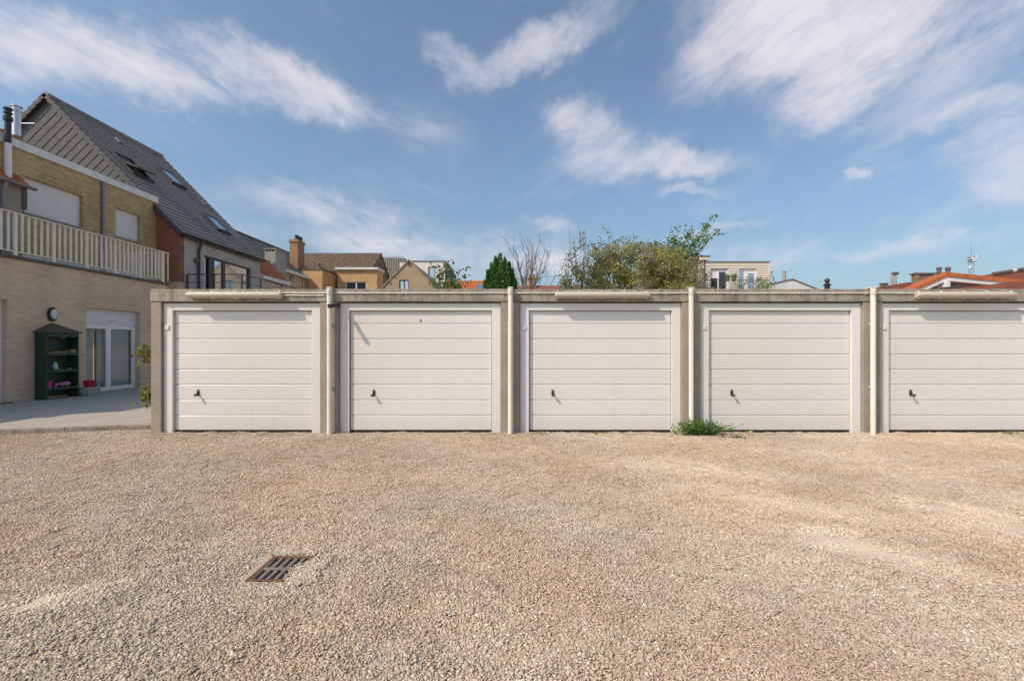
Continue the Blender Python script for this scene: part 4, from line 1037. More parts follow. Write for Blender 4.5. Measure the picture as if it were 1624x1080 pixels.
# roof terrace with black railing
tz = 3.05; xt = -10.85
MB().box(XG + .051, xt, YN + .3, 27.5, tz - .2, tz).box(XG + .06, xt, YN + .3, YN + .5, 0, tz - .201).box(xt - .2, xt, YN + .501, 27.5, 0, tz - .201).build('roof_terrace', M['render'], GH)
RL = MB().box(XG + .06, xt, YN + .31, YN + .35, 4.20, 4.235).build('terrace_railing', M['darkmetal'], GH)
MB().box(xt - .04, xt, YN + .351, 27.4, 4.20, 4.235).build('hand_rail', M['darkmetal'], RL)
for zz in (3.25, 3.57, 3.89):
    MB().box(XG + .06, xt - .04, YN + .32, YN + .34, zz, zz + .02).build('railing_bar', M['darkmetal'], RL)
    MB().box(xt - .03, xt - .01, YN + .341, 27.4, zz, zz + .02).build('railing_bar', M['darkmetal'], RL)
for xx in (XG + .08, -11.97, xt - .02): MB().box(xx - .025, xx + .025, YN + .30, YN + .36, tz + .001, 4.199).build('railing_post', M['darkmetal'], RL)
for yy in (19.3, 21.0, 22.7, 24.4, 26.1, 27.38): MB().box(xt - .045, xt + .005, yy - .025, yy + .025, tz + .001, 4.199).build('railing_post', M['darkmetal'], RL)
# ================================================================== HOUSES BEHIND
def window_y(parent, x0, x1, z0, z1, Y, frame='white', fw=.07, bars=1, gl='glass_far', sill=True):
    w = MB().box(x0, x0 + fw, Y - .03, Y + .05, z0, z1).box(x1 - fw, x1, Y - .03, Y + .05, z0, z1).box(x0 + fw, x1 - fw, Y - .03, Y + .05, z0, z0 + fw).box(x0 + fw, x1 - fw, Y - .03, Y + .05, z1 - fw, z1)
    for k in range(bars):
        xm = x0 + (x1 - x0)*(k + 1)/(bars + 1); w.box(xm - fw*.6, xm + fw*.6, Y - .028, Y + .05, z0 + fw, z1 - fw)
    w = w.build('window', M[frame], parent)
    for k in range(bars + 1):
        a = x0 + (x1 - x0)*k/(bars + 1) + fw*.6; b = x0 + (x1 - x0)*(k + 1)/(bars + 1) - fw*.6
        MB().box(a + .01, b - .01, Y + .01, Y + .03, z0 + fw, z1 - fw).build('pane', M[gl], w)
    if sill: MB().box(x0 - .06, x1 + .06, Y - .09, Y - .031, z0 - .07, z0 - .005).build('sill', M['block'], w)
    return w
# --- dark roofed house next in the row
H = thing('dark_roof_house', 'house with long dark slate roof behind the grey house', 'house', (-17, 30, 0))
roof('roof_tiles', (-15.35, 23.35, 6.45), (-15.35, 36.3, 6.45), (-18.2, 36.3, 8.78), (-18.2, 23.35, 8.78), 15, 44, 'roof_dark', H, .016, .025, True)
roof('roof_tiles', (-21.0, 36.3, 6.45), (-21.0, 23.35, 6.45), (-18.2, 23.35, 8.78), (-18.2, 36.3, 8.78), 15, 44, 'roof_dark', H, .016, .025, True)
MB().tube([(-18.2, 23.35, 8.79), (-18.2, 36.3, 8.79)], .09, 8).build('ridge', M['roof_dark'], H, smooth=True)
sm = (31.0, 31.45, 5.75, 6.25)
MB().wall('x', -15.5, -.25, 23.4, 32.9, 0, 6.40, [sm]).build('wall', M['brick_beige'], H)
MB().ext([(-15.5, 36.0, 0), (-15.5, 36.0, 6.4), (-18.2, 36.0, 8.7), (-20.9, 36.0, 6.4), (-20.9, 36.0, 0)], (0, .25, 0)).build('far_gable', M['brick_beige_y'], H)
MB().box(-15.45, -15.15, 28.2, 33.1, 6.26, 6.45).build('white_eave', M['white_old'], H)
W = frame_x(MB(), -15.56, sm[0], sm[1], sm[2], sm[3], .07, .06).build('window', M['white'], H)
MB().box(-15.62, -15.60, sm[0] + .07, sm[1] - .07, sm[2] + .07, sm[3] - .07).build('pane', M['glass_far'], W)
MB().tube([(-15.4, 32.85, 0), (-15.4, 32.85, 6.25)], .04, 8).build('downpipe', M['white_old'], H)
# --- red tiled lean-to
H = thing('lean_to', 'brick lean-to with red pantiles and white fascia beyond the grey house', 'house', (-14, 24.5, 0))
roof('roof_tiles', (-13.05, 23.35, 5.06), (-13.05, 25.9, 5.06), (-14.35, 25.9, 6.30), (-14.35, 23.35, 6.30), 7, 11, 'roof_orange', H, .03, .03)
MB().box(-13.12, -12.98, 23.3, 26.05, 4.84, 5.02).build('fascia', M['white_old'], H)
MB().wall('x', -13.2, -.2, 23.3, 25.9, 0, 4.83).build('wall', M['brick_beige'], H)
MB().ext([(-13.2, 25.88, 0), (-13.2, 25.88, 4.9), (-14.35, 25.88, 6.2), (-14.35, 25.88, 0)], (0, .12, 0)).build('verge', M['render_grey'], H)
for k in range(6):
    t_ = (k + .5)/11; MB().box(-13.1 - 2.3*t_ - .13, -13.1 - 2.3*t_ + .13, 25.86, 26.06, 5.06 + 2.19*t_ - .02, 5.06 + 2.19*t_ + .10).build('verge_tile', M['render_grey'], H)
# --- rendered chimney
H = thing('rendered_chimney', 'grey rendered chimney with three dark slots behind the lean-to', 'chimney', (-14.2, 26.6, 0))
xa, xb = px(419.5, 26.3), px(437, 26.3); zt_ = pz(399.5, 26.3)
MB().box(xa, xb, 26.3, 27.5, 0, zt_).build('stack', M['render_grey'], H, bevel=.01)
MB().box(xa - .05, xb + .05, 26.25, 27.55, zt_ + .14, zt_ + .20).build('cap', M['block'], H)
for k in range(4):
    w_ = (xb - xa - .1)/3; MB().box(xa + w_*k, xa + w_*k + .09, 26.3, 27.5, zt_ + .001, zt_ + .139).build('pier', M['render_grey'], H)
MB().box(xa + .1, xb - .1, 26.6, 27.2, zt_ + .001, zt_ + .138).build('flue', M['gap'], H)
# --- tall brick chimney
H = thing('brick_chimney', 'tall orange brick chimney with three dark pots', 'chimney', (-15.8, 33.3, 0))
xa, xb = px(459, 33), px(472, 33); zt_ = pz(384, 33)
MB().box(xa, xb, 33, 34.05, 0, zt_).build('stack', M['brick_orange'], H)
MB().box(xa - .05, xb + .05, 32.95, 34.1, zt_ + .001, zt_ + .12).box(xa - .02, xb + .02, 32.98, 34.07, zt_ + .121, zt_ + .2).build('crown', M['brick_orange'], H)
for k in range(3):
    MB().lathe([(.12, 0), (.11, .2), (.14, .22), (.14, .30), (.06, .36)], ((xa + xb)/2 + .12, 33.18 + .33*k, zt_ + .201), 12).build('chimney_pot', M['darkmetal'], H, smooth=True)
# --- brown pantiled house
H = thing('brown_roof_house', 'house with brown weathered pantile roof behind the golden brick blocks', 'house', (-15.2, 40, 0))
x0, x1 = px(462, 40), px(605, 40)
roof('roof_tiles', (x0, 36.9, 7.36), (x1, 36.9, 7.36), (x1, 40, 9.42), (x0, 40, 9.42), 13, 27, 'roof_brown', H, .10, .07)
roof('roof_tiles', (x1, 43.1, 7.36), (x0, 43.1, 7.36), (x0, 40, 9.42), (x1, 40, 9.42), 13, 27, 'roof_brown', H, .10, .07)
for k in range(20):
    MB().tube([(x0 + (x1-x0)*k/20, 40, 9.42), (x0 + (x1-x0)*(k+1.08)/20, 40, 9.44)], [.12, .10], 8).build('ridge_tile', M['roof_dark'], H, smooth=True)
MB().ext([(x1 - .05, 37.0, 0), (x1 - .05, 37.0, 7.35), (x1 - .05, 40, 9.36), (x1 - .05, 43, 7.35), (x1 - .05, 43, 0)], (-.25, 0, 0)).build('gable_wall', M['brick_old'], H)
MB().box(x0, x1 - .31, 37.0, 37.25, 0, 7.3).build('front_wall', M['brick_gold'], H)
MB().tube([P(507, 427, 36.8), P(506, 418, 37.3)], .09, 8).build('flue', M['black'], H)
# --- golden brick blocks
H = thing('golden_brick_block', 'flat roofed golden brick block right of the tall chimney', 'house', (-15, 34, 0))
x0, x1 = px(473, 33.2), px(511, 33.2); zt_ = pz(428, 33.2)
MB().wall('y', 33.2, .2, x0, x1, 0, zt_).build('front_wall', M['brick_gold'], H)
MB().box(x1 - .2, x1, 33.401, 35.8, 0, zt_ - .01).build('side_wall', M['brick_gold_x'], H)
MB().box(x0, x1 + .05, 33.15, 35.8, zt_ + .001, zt_ + .08).build('roof_edge', M['slab'], H)
MB().box(px(493, 33.2), px(502, 33.2), 33.8, 34.6, zt_ + .081, zt_ + .20).build('roof_hatch', M['white_old'], H)
H = thing('golden_brick_block', 'golden brick extension with white cornice and white window', 'house', (-12.4, 36, 0))
x0, x1 = px(535, 35.4), px(598, 35.4); zt_ = pz(428, 35.4); wx0, wx1, wz0, wz1 = px(548, 35.4), px(581, 35.4), pz(478, 35.4), pz(447, 35.4)
MB().wall('y', 35.4, .25, x0, x1, 0, zt_, [(wx0, wx1, wz0, wz1)]).build('front_wall', M['brick_gold'], H)
MB().box(x1 - .25, x1 - .001, 35.651, 37.0, 0, zt_).build('side_wall', M['brick_gold_x'], H)
MB().box(x0, x0 + .25, 35.651, 37.0, 0, zt_).build('side_wall', M['brick_gold_x'], H)
MB().box(x0 - .12, x1 + .12, 35.2, 37.0, zt_ + .001, zt_ + .16).build('cornice', M['white_old'], H)
window_y(H, wx0, wx1, wz0, wz1, 35.5)
MB().tube([(x0 - .08, 35.5, 0), (x0 - .08, 35.5, zt_ - .2)], .05, 8).build('downpipe', M['darkmetal'], H)
# --- grey ribbed block
H = thing('ribbed_block', 'grey building with upright pale ribs between the brown roof and the gable', 'building', (-13.2, 50, 0))
x0, x1 = px(606, 48), px(642, 48); zt_ = pz(410, 48)
MB().box(x0, x1, 48, 54, 0, zt_).build('wall', M['slate'], H)
for k in range(12):
    xx = x0 + (x1 - x0)*(k + .5)/12; MB().box(xx - .055, xx + .055, 47.82, 47.999, 3, zt_ + .14).build('rib', M['zinc'] if k < 1 else M['render_grey'], H)
MB().box(px(610, 48), px(613.5, 48), 47.9, 47.998, pz(445, 48), pz(421, 48)).build('slot_window', M['glass_far'], H)
# --- tan gable house
H = thing('gable_house', 'tan rendered gable with small teal window', 'house', (-7.15, 33, 0))
Y = 30; ax, azz = px(648.5, Y), pz(413.5, Y); hw = 3.55
wx = (px(633, Y), px(648, Y), pz(466, Y), pz(444, Y))
MB().wall('y', Y, .25, ax - hw, ax + hw, 0, azz - hw*1.0 - .02, []).build('lower_wall', M['render_tan'], H)
zc = azz - hw
gx = MB()
cut = [(ax - hw, zc), (ax + hw, zc), (ax, azz)]
for poly in ([(ax - hw, zc), (wx[0], zc), (wx[0], zc + (wx[0] - ax + hw))], [(wx[0], zc), (wx[1], zc), (wx[1], wx[2]), (wx[0], wx[2])], [(wx[1], zc), (ax + hw, zc), (ax, azz), (wx[1], azz)] if False else [(wx[1], zc), (ax + hw, zc), (wx[1], azz - abs(wx[1] - ax))], [(wx[0], wx[3]), (wx[1], wx[3]), (wx[1], azz - abs(wx[1] - ax)), (ax, azz), (wx[0], zc + (wx[0] - ax + hw))]):
    gx.ext([(p[0], Y, p[1]) for p in poly], (0, .25, 0))
gx.build('gable_wall', M['render_tan'], H)
window_y(H, *wx, Y + .1, 'darkmetal', .06, 1, 'glass_blue', False)
for sg in (1, -1):
    MB().ext([(ax, Y - .06, azz + .10), (ax + sg*(hw + .1), Y - .06, zc - .02), (ax + sg*(hw + .02), Y - .06, zc - .06), (ax, Y - .06, azz - .02)], (0, 9, 0)).build('roof_slope', M['roof_brown'], H)
for k in range(7):
    t_ = .25 + .1*k; MB().box(ax - hw*t_ - .05, ax - hw*t_ + .12, Y - .02, Y - .001, azz - hw*t_ - .30, azz - hw*t_ - .22).build('wall_tie', M['brick_old'], H)
MB().box(ax - .05, ax + .05, Y - .08, Y - .061, azz - .32, azz + .02).build('wall_tie', M['darkmetal'], H)
# --- white modern block
H = thing('white_block', 'white modern block with tall dark framed window behind the gable', 'building', (-8.5, 44, 0))
Y = 42; x0, x1 = px(634, Y), px(706, Y); zt_ = pz(415, Y); wx = (px(679, Y), px(690.5, Y), pz(449, Y), pz(423, Y))
MB().wall('y', Y, .3, x0, x1, 0, zt_, [wx]).build('front_wall', M['render_white'], H)
MB().ext([(x1, Y + .301, 0), (x1, Y + .301, zt_), (x1 + .5, Y + 4, zt_ - .7), (x1 + .5, Y + 4, 0)], (-.25, 0, 0)).build('side_wall', M['slate'], H)
MB().box(x0 - .05, x1 + .08, Y - .06, Y + 6, zt_ + .001, zt_ + .10).build('roof_edge', M['zinc'], H)
window_y(H, *wx, Y + .12, 'darkmetal', .09, 0, 'glass_blue', False)
# --- orange roofed low house
H = thing('orange_roof_house', 'low house with orange pantile roof and small skylight', 'house', (-4, 41, 0))
x0, x1 = px(708, 40), px(779, 40); zr = pz(447.5, 40)
roof('roof_tiles', (x0, 37.5, zr - 1.7), (x1, 37.5, zr - 1.7), (x1, 40, zr), (x0, 40, zr), 9, 17, 'roof_orange', H, .045, .035)
roof('roof_tiles', (x1, 42.5, zr - 1.7), (x0, 42.5, zr - 1.7), (x0, 40, zr), (x1, 40, zr), 9, 17, 'roof_orange', H, .045, .035)
for k in range(9): MB().tube([(x0 + (x1-x0)*k/9, 40, zr + .0), (x0 + (x1-x0)*(k+1.06)/9, 40, zr + .02)], [.12, .10], 8).build('ridge_tile', M['roof_orange'], H, smooth=True)
MB().box(x0 + .1, x1 - .1, 37.7, 42.3, 0, zr - 1.75).build('wall', M['brick_gold'], H)
MB().ext([(x0 + .1, 37.7, zr - 1.74), (x0 + .1, 42.3, zr - 1.74), (x0 + .1, 40, zr - .12)], (x1 - x0 - .2, 0, 0)).build('attic', M['brick_gold'], H)
MB().obox(Vector((px(761, 39), 38.95, zr - .60)), (.30, 0, 0), (0, .40, .27), (0, -.04, .06)).build('skylight', M['glass_blue'], H)
MB().box(px(737, 40), px(748, 40), 40.1, 40.6, zr, zr + .16).build('roof_vent', M['darkmetal'], H)
# --- roof with orange chimney behind the bare tree
H = thing('slate_roof_house', 'low dark roof with orange brick chimney behind the bare tree', 'house', (1.5, 41, 0))
x0, x1 = px(808, 40), px(930, 40); zr = pz(453.0, 40)
MB().ext([(x0, 37.5, zr - 1.5), (x0, 40, zr), (x0, 42.5, zr - 1.5)], (x1 - x0, 0, 0)).build('roof_slope', M['roof_red'], H)
MB().box(x0 + .1, x1 - .1, 37.7, 42.3, 0, zr - 1.51).build('wall', M['brick_gold'], H)
c0, c1 = px(838.5, 39.5), px(850, 39.5)
ck = MB().box(c0, c1, 39.5, 40.3, zr - .8, pz(442, 39.5)).box(c0 - .05, c1 + .05, 39.45, 40.35, pz(442, 39.5) + .001, pz(440, 39.5)).build('chimney', M['brick_orange'], H)
for k in range(2): MB().lathe([(.12, 0), (.10, .25), (.12, .27), (.12, .3)], (c0 + .17 + .3*k, 39.9, pz(440, 39.5) + .001), 10).build('chimney_pot', M['pot'], ck, smooth=True)
# --- dark clad block with canopy
H = thing('dark_clad_block', 'dark clad flat roofed block with canopy on a post right of the trees', 'building', (9.9, 27, 0))
Y = 26; x0, x1 = px(1056, Y), px(1107, Y); zt_ = pz(405, Y)
MB().box(x0, x1, Y, Y + 4, 0, zt_).build('wall', M['wood_dark'], H)
for k in range(11): MB().box(x0 + (x1-x0)*k/11 + .01, x0 + (x1-x0)*(k+1)/11 - .01, Y - .03, Y - .001, 2, zt_ - .02).build('cladding_board', M['wood_dark'], H)
MB().box(x0 - .05, x1 + .06, Y - .1, Y + 4, zt_ + .001, zt_ + .09).build('roof_edge', M['darkmetal'], H)
MB().box(x1 + .061, px(1125, Y), Y - .1, Y + 2.4, pz(412.5, Y), pz(408, Y)).build('canopy', M['clap'], H)
MB().box(x1 + .061, px(1125.5, Y), Y - .12, Y + 2.4, pz(408, Y) + .001, pz(406.3, Y)).build('canopy_edge', M['darkmetal'], H)
MB().box(px(1117.3, Y), px(1119.2, Y), Y, Y + .07, 0, pz(412.5, Y) - .001).build('post', M['wood_dark'], H)
MB().box(x1 + .001, px(1117.3, Y) - .001, Y + .01, Y + .05, pz(422, Y), pz(421, Y)).build('cross_bar', M['wood_dark'], H)
# --- cream clapboard house
H = thing('clapboard_house', 'cream clapboard house with two balcony doors', 'house', (13.3, 30, 0))
Y = 29; x0, x1 = px(1105, Y), px(1220.5, Y); zt_ = pz(416, Y); zb_ = pz(459, Y) - 1.2
op = [(px(1127, Y), px(1156, Y), zb_ - .5, pz(427.5, Y)), (px(1172, Y), px(1200, Y), zb_ - .5, pz(428, Y))]
MB().wall('y', Y + .02, .2, x0, x1, 0, zt_ - .01, op).build('wall', M['clap'], H)
MB().box(x1 - .2, x1 - .001, Y + .221, Y + 5, 0, zt_ - .02).build('side_wall', M['clap'], H)
bh = .155; z = zb_ - .4
while z < zt_ - .05:
    z1_ = min(z + bh, zt_)
    spans = [(x0, x1)]
    for (a, b, c, d) in op:
        if z < d - .02:
            ns = []
            for (s0_, s1_) in spans:
                if a > s0_ and b < s1_: ns += [(s0_, a), (b, s1_)]
                else: ns.append((s0_, s1_))
            spans = ns
    for (s0_, s1_) in spans:
        MB().ext([(s0_, Y - .030, z + .002), (s0_, Y - .004, z1_), (s0_, Y + .018, z1_), (s0_, Y + .018, z + .002)], (s1_ - s0_, 0, 0)).build('board', M['clap'], H)
    z += bh
MB().box(x0 - .03, x1 + .04, Y - .06, Y + 5, zt_ + .001, zt_ + .06).build('roof_edge', M['zinc'], H)
MB().box(x1 - .04, x1 + .03, Y - .05, Y + .019, 0, zt_).build('corner_board', M['clap'], H)
MB().lathe([(.14, 0), (.14, .06), (.05, .10)], (px(1208.5, Y), Y + 1, zt_ + .06), 10).build('roof_vent', M['darkmetal'], H)
a, b, c, d = op[0]
MB().box(a, px(1139, Y), Y + .10, Y + .14, pz(441, Y), d).build('roller_blind', M['shutter'], H)
MB().box(a, px(1139, Y), Y + .12, Y + .15, c, pz(441, Y) - .001).build('pane', M['glass_far'], H)
MB().box(px(1139, Y) + .001, px(1141, Y), Y + .06, Y + .15, c, d).build('door_frame', M['white'], H)
MB().box(px(1141, Y) + .001, px(1152.5, Y), Y + .12, Y + .14, c, d - .15).build('pane', M['glass_far'], H)
MB().box(px(1141, Y) + .001, px(1152.5, Y), Y + .09, Y + .14, d - .149, d).build('door_frame', M['white'], H)
MB().box(px(1152.5, Y) + .001, b, Y + .05, Y + .15, c, d).build('door_frame', M['white'], H)
a, b, c, d = op[1]
MB().box(a, px(1181.5, Y), Y + .12, Y + .14, c, d).build('pane', M['glass_blue'], H)
MB().box(px(1181.5, Y) + .001, px(1187, Y), Y + .06, Y + .15, c, d).build('door_frame', M['white'], H)
MB().box(px(1187, Y) + .001, px(1198, Y), Y + .12, Y + .14, c, pz(433.5, Y)).build('pane', M['glass_blue'], H)
MB().box(px(1187, Y) + .001, px(1198, Y), Y + .07, Y + .14, pz(433.5, Y) + .001, d).build('door_frame', M['white'], H)
MB().box(px(1198, Y) + .001, b, Y + .05, Y + .15, c, d).build('door_frame', M['white'], H)
yb = Y - 1.2
MB().box(x0, px(1224, yb), yb - .02, Y - .07, zb_ - .25, zb_ - .05).build('balcony', M['block'], H)
br = MB().box(px(1119, yb), px(1222, yb), yb, yb + .03, pz(444, yb) - .02, pz(444, yb) + .012).build('balcony_railing', M['darkmetal'], H)
k = 0; xx = px(1119, yb)
while xx < px(1222, yb): MB().box(xx - .007, xx + .007, yb + .008, yb + .022, zb_ - .049, pz(444, yb) - .021).build('baluster', M['darkmetal'], br); xx += .13
for (x, nm) in ((1153.5, 'dark flower pot on the balcony railing beside the left door'), (1164, 'round dark flower pot on the railing between the balcony doors')):
    q = thing('flower_pot', nm, 'flower pot', P(x, 446, yb - .12))
    c_ = P(x, 446.4, yb - .12); MB().lathe([(.09, 0), (.15, .26), (.16, .26), (.16, .30), (.13, .29)], c_, 12).build('pot', M['slab'], q, smooth=True)
    rg = random.Random(int(x)); lf = MB()
    for k in range(70): leaf(lf, c_ + Vector((rg.gauss(0, .10), rg.gauss(0, .08), .30 + abs(rg.gauss(0, .06)))), .08, rg, .3)
    lf.build('leaves', M['leaf_green'], q, weld=False)
# --- white clapboard gable
H = thing('white_gable_shed', 'low white clapboard gable right of the cream house', 'house', (18.3, 32, 0))
Y = 31; xa, xm, xb = px(1221, Y), px(1256, Y), px(1294, Y); za, zm, zb2 = pz(451.5, Y), pz(443.5, Y), pz(459, Y)
z = 1.0
gl_ = [(xa, za), (xm, zm), (xb, zb2)]
MB().ext([(xa, Y, 0), (xb, Y, 0), (xb, Y, zb2), (xm, Y, zm), (xa, Y, za)], (0, 5, 0)).build('wall', M['clap'], H)
while z < zm - .1:
    poly = [(xa, z), (xb, z), (xb, z + .145), (xa, z + .145)]
    for p_, q_ in (((xb, zb2), (xm, zm)), ((xm, zm), (xa, za))): poly = clip(poly, p_, q_) if poly else poly
    if len(poly) >= 3: MB().ext([(p_[0], Y - .001, p_[1]) for p_ in poly], (0, -.025, 0)).build('board', M['white_old'], H)
    z += .15
MB().ext([(xa - .05, Y - .08, za), (xm, Y - .08, zm + .001), (xm, Y - .08, zm + .07), (xa - .05, Y - .08, za + .07)], (0, 5.1, 0)).build('roof_slope', M['zinc'], H)
MB().ext([(xm + .001, Y - .08, zm + .001), (xb + .1, Y - .08, zb2 - .02), (xb + .1, Y - .08, zb2 + .05), (xm + .001, Y - .08, zm + .07)], (0, 5.1, 0)).build('roof_slope', M['zinc'], H)
MB().lathe([(.11, 0), (.11, .55), (.13, .56), (.13, .62)], (px(1244, 31.5), 31.5, pz(444.5, 31.5)), 12).build('flue', M['render'], H, smooth=True)
# --- cowl chimney on a hidden low outbuilding
H = thing('outbuilding', 'black chimney cowl poking up right of the white gable', 'chimney', (px(1316, 25), 26, 0))
MB().box(px(1290, 25), px(1345, 25), 24.5, 28, 0, 4.35).build('wall', M['brick_old'], H)
MB().lathe([(.13, 4.351), (.13, 4.70), (.20, 4.72), (.20, 4.76), (.10, 4.85), (.10, 4.95), (.14, 4.97), (.14, 5.02), (.06, 5.12)], (px(1316, 25), 25.2, 0), 14).build('cowl', M['black'], H, smooth=True)
# --- reddish roofs at the right
H = thing('red_brown_roof_house', 'reddish brown roof with brick parapet left of the orange gable', 'house', (27, 36, 0))
Y = 34
MB().ext([(px(1398, Y), Y, 0), (px(1398, Y), Y, pz(456, Y)), (px(1438, Y), Y, pz(448, Y)), (px(1520, Y), Y, pz(447, Y)), (px(1520, Y), Y, 0)], (0, 6, 0)).build('roof_slope', M['roof_red'], H)
MB().box(px(1445, Y), px(1500, Y), Y - .4, Y - .02, 4, pz(436.5, Y)).build('parapet', M['brick_old'], H)
MB().box(px(1444, Y), px(1450, Y), Y - .45, Y - .401, 4, pz(436, Y)).build('pier', M['brick_orange'], H)
MB().box(px(1443, Y), px(1501, Y), Y - .5, Y + .05, pz(436.5, Y) + .001, pz(434.2, Y)).build('coping', M['slab'], H)
for (x, yt) in ((1414.5, 437), (1420, 433.5)): MB().tube([P(x, 454, Y + 1), P(x, yt, Y + 1)], .085, 12).build('flue', M['render_grey'], H, smooth=True)
for x in (1417.5, 1422): MB().box(px(x, Y+1) - .1, px(x, Y+1) + .1, Y + .9, Y + 1.1, pz(436, Y+1), pz(432, Y+1)).build('chimney_pot', M['slab'], H)
for x in (1398, 1402, 1406): MB().lathe([(.13, 0), (.10, .25), (.13, .27), (.13, .32)], P(x, 456, Y - .5), 10).build('chimney_pot', M['slab'], H, smooth=True)
H = thing('orange_gable_house', 'house with bright orange pantile gable and white bargeboards at the right', 'house', (24, 26, 0))
Y = 25; ax, azz = px(1502, Y), pz(437.5, Y); xl, zl = px(1452, Y), pz(459.5, Y); xr, zr_ = px(1640, Y), pz(452, Y)
MB().wall('y', Y + .5, .2, xl + .3, xr, 0, zl + .0).build('wall', M['render_white'], H)
MB().ext([(xl + .5, Y + .5, zl + .001), (xr, Y + .5, zl + .001), (xr, Y + .5, zr_ - .1), (ax, Y + .5, azz - .22)], (0, .2, 0)).build('gable_wall', M['render_grey'], H)
MB().ext([(xl, Y, zl - .06), (ax, Y, azz - .05), (ax, Y, azz - .26), (xl + .5, Y, zl - .06)], (0, .06, 0)).build('bargeboard', M['white'], H)
MB().ext([(ax + .001, Y, azz - .05), (xr, Y, zr_ - .02), (xr, Y, zr_ - .20), (ax + .001, Y, azz - .26)], (0, .06, 0)).build('bargeboard', M['white'], H)
MB().box(px(1498, Y) , px(1504, Y), Y - .12, Y + .6, azz - .62, azz - .30).build('purlin', M['white'], H)
n = 7
for k in range(n):                                             # verge tiles of the left slope
    p0 = Vector((xl, Y, zl)).lerp(Vector((ax, Y, azz)), k/n); p1 = Vector((xl, Y, zl)).lerp(Vector((ax, Y, azz)), (k + 1.05)/n)
    MB().ext([p0 + Vector((0, -.05, -.03)), p1 + Vector((0, -.05, -.04)), p1 + Vector((0, -.05, .13)), p0 + Vector((0, -.05, .16))], (0, .9, 0)).build('verge_tile', M['roof_orange'], H)
n = 16
for k in range(n):
    A_, B_ = Vector((ax, Y, azz)), Vector((xr, Y, zr_)); p0, p1 = A_.lerp(B_, k/n), A_.lerp(B_, (k + .985)/n)
    MB().ext([p0 + Vector((0, -.05, -.04)), p1 + Vector((0, -.05, -.04)), p1 + Vector((0, -.05, .18)), p0 + Vector((0, -.05, .21))], (0, .5, 0)).build('verge_tile', M['roof_orange'], H)
roof('roof_tiles', (ax, Y + .46, azz + .12), (xr, Y + .46, zr_ + .12), (xr, Y + 3.5, zr_ + .75), (ax + 3.5, Y + 3.5, azz + .32), 9, 26, 'roof_orange', H, .06, .05)
q = MB().box(px(1495, 31), px(1511, 31), 31, 31.6, 4, pz(432, 31)).build('chimney', M['brick_old'], H)
for x in (1496, 1510):
    MB().lathe([(.14, 0), (.12, .22), (.16, .24), (.16, .36), (.10, .4)], (px(x, 31), 31.3, pz(432, 31) + .001), 10).build('chimney_pot', M['slab'], q, smooth=True)
H = thing('brown_roof_slope', 'plain reddish brown roof slope before the orange gable at the right edge', 'roof', (25, 23.5, 0))
Y = 22.5
MB().ext([(px(1535, Y), Y, 0), (px(1535, Y), Y, pz(455.5, Y)), (px(1600, Y), Y, pz(447.5, Y)), (px(1660, Y), Y, pz(441, Y)), (px(1660, Y), Y, 0)], (0, 1.6, 0)).build('roof_slope', M['roof_red'], H)
MB().ext([P(1596, 460, Y - .02), P(1597, 460, Y - .02), P(1597, 447.5, Y - .02), P(1596, 447.5, Y - .02)], (0, .018, 0)).build('roof_seam', M['slab'], H)
H = thing('far_red_roof', 'far red roof ridge rising at the right picture edge', 'house', (50, 46, 0))
Y = 44
MB().ext([(px(1560, Y), Y, 0), (px(1560, Y), Y, pz(437, Y)), (px(1624, Y), Y, pz(427, Y)), (px(1680, Y), Y, pz(422, Y)), (px(1680, Y), Y, 0)], (0, 5, 0)).build('roof_slope', M['roof_red'], H)
A_, B_ = P(1575, 434.4, Y), P(1624, 426.6, Y)
for k in range(8): MB().tube([A_.lerp(B_, k/8), A_.lerp(B_, (k+1.05)/8)], [.16, .13], 8).build('ridge_tile', M['slab'] if k != 5 else M['white_old'], H)
# --- radio mast
H = thing('radio_mast', 'thin steel lattice radio mast with top whip far behind the orange roof', 'mast', (px(1540, 80), 80, 0))
cxm = px(1540.5, 80); zt_ = pz(409, 80); r_ = .38
legs = [(cxm + r_*math.cos(a_), 80 + r_*math.sin(a_)) for a_ in (R(100), R(220), R(340))]
for (x, y) in legs: MB().tube([(x, y, 0), (x, y, zt_)], .03, 6).build('leg', M['zinc'], H)
br_ = MB(); z = 8.0; k = 0
while z < zt_ - .5:
    for i in range(3):
        a_, b_ = legs[i], legs[(i+1) % 3]; br_.tube([(a_[0], a_[1], z + (.5 if k % 2 else 0)), (b_[0], b_[1], z + (0 if k % 2 else .5))], .018, 4, False)
    z += .5; k += 1
br_.build('bracing', M['zinc'], H)
MB().tube([(cxm, 80, zt_), (cxm, 80, pz(383, 80))], [.04, .02], 6).build('whip', M['zinc'], H)
for zz in (409, 413, 416): MB().box(cxm - .42, cxm + .42, 79.5, 80.4, pz(zz, 80), pz(zz, 80) + .1).build('platform', M['zinc'], H)
for k, (dx, zz) in enumerate(((-.4, 412), (.35, 411), (.1, 414), (-.2, 416))): MB().box(cxm + dx - .08, cxm + dx + .08, 79.3, 79.48, pz(zz, 80), pz(zz, 80) + .5).build('antenna', M['white_old'], H)
MB().lathe([(.05, 0), (.22, .05), (.24, .12)], (px(1534, 80), 79.6, pz(424, 80)), 14, (0, -1, 0)).build('dish', M['white'], H, smooth=True)

# ================================================================== TREES AND SHRUBS BEHIND THE GARAGES
def clump(lf, c, rad, n, size, rng, up=.2):
    for _ in range(n):
        d_ = Vector((rng.gauss(0, 1), rng.gauss(0, 1), rng.gauss(0, 1))).normalized()*(rng.random()**.45)
        leaf(lf, Vector(c) + Vector((d_.x*rad[0], d_.y*rad[1], d_.z*rad[2])), size, rng, up)
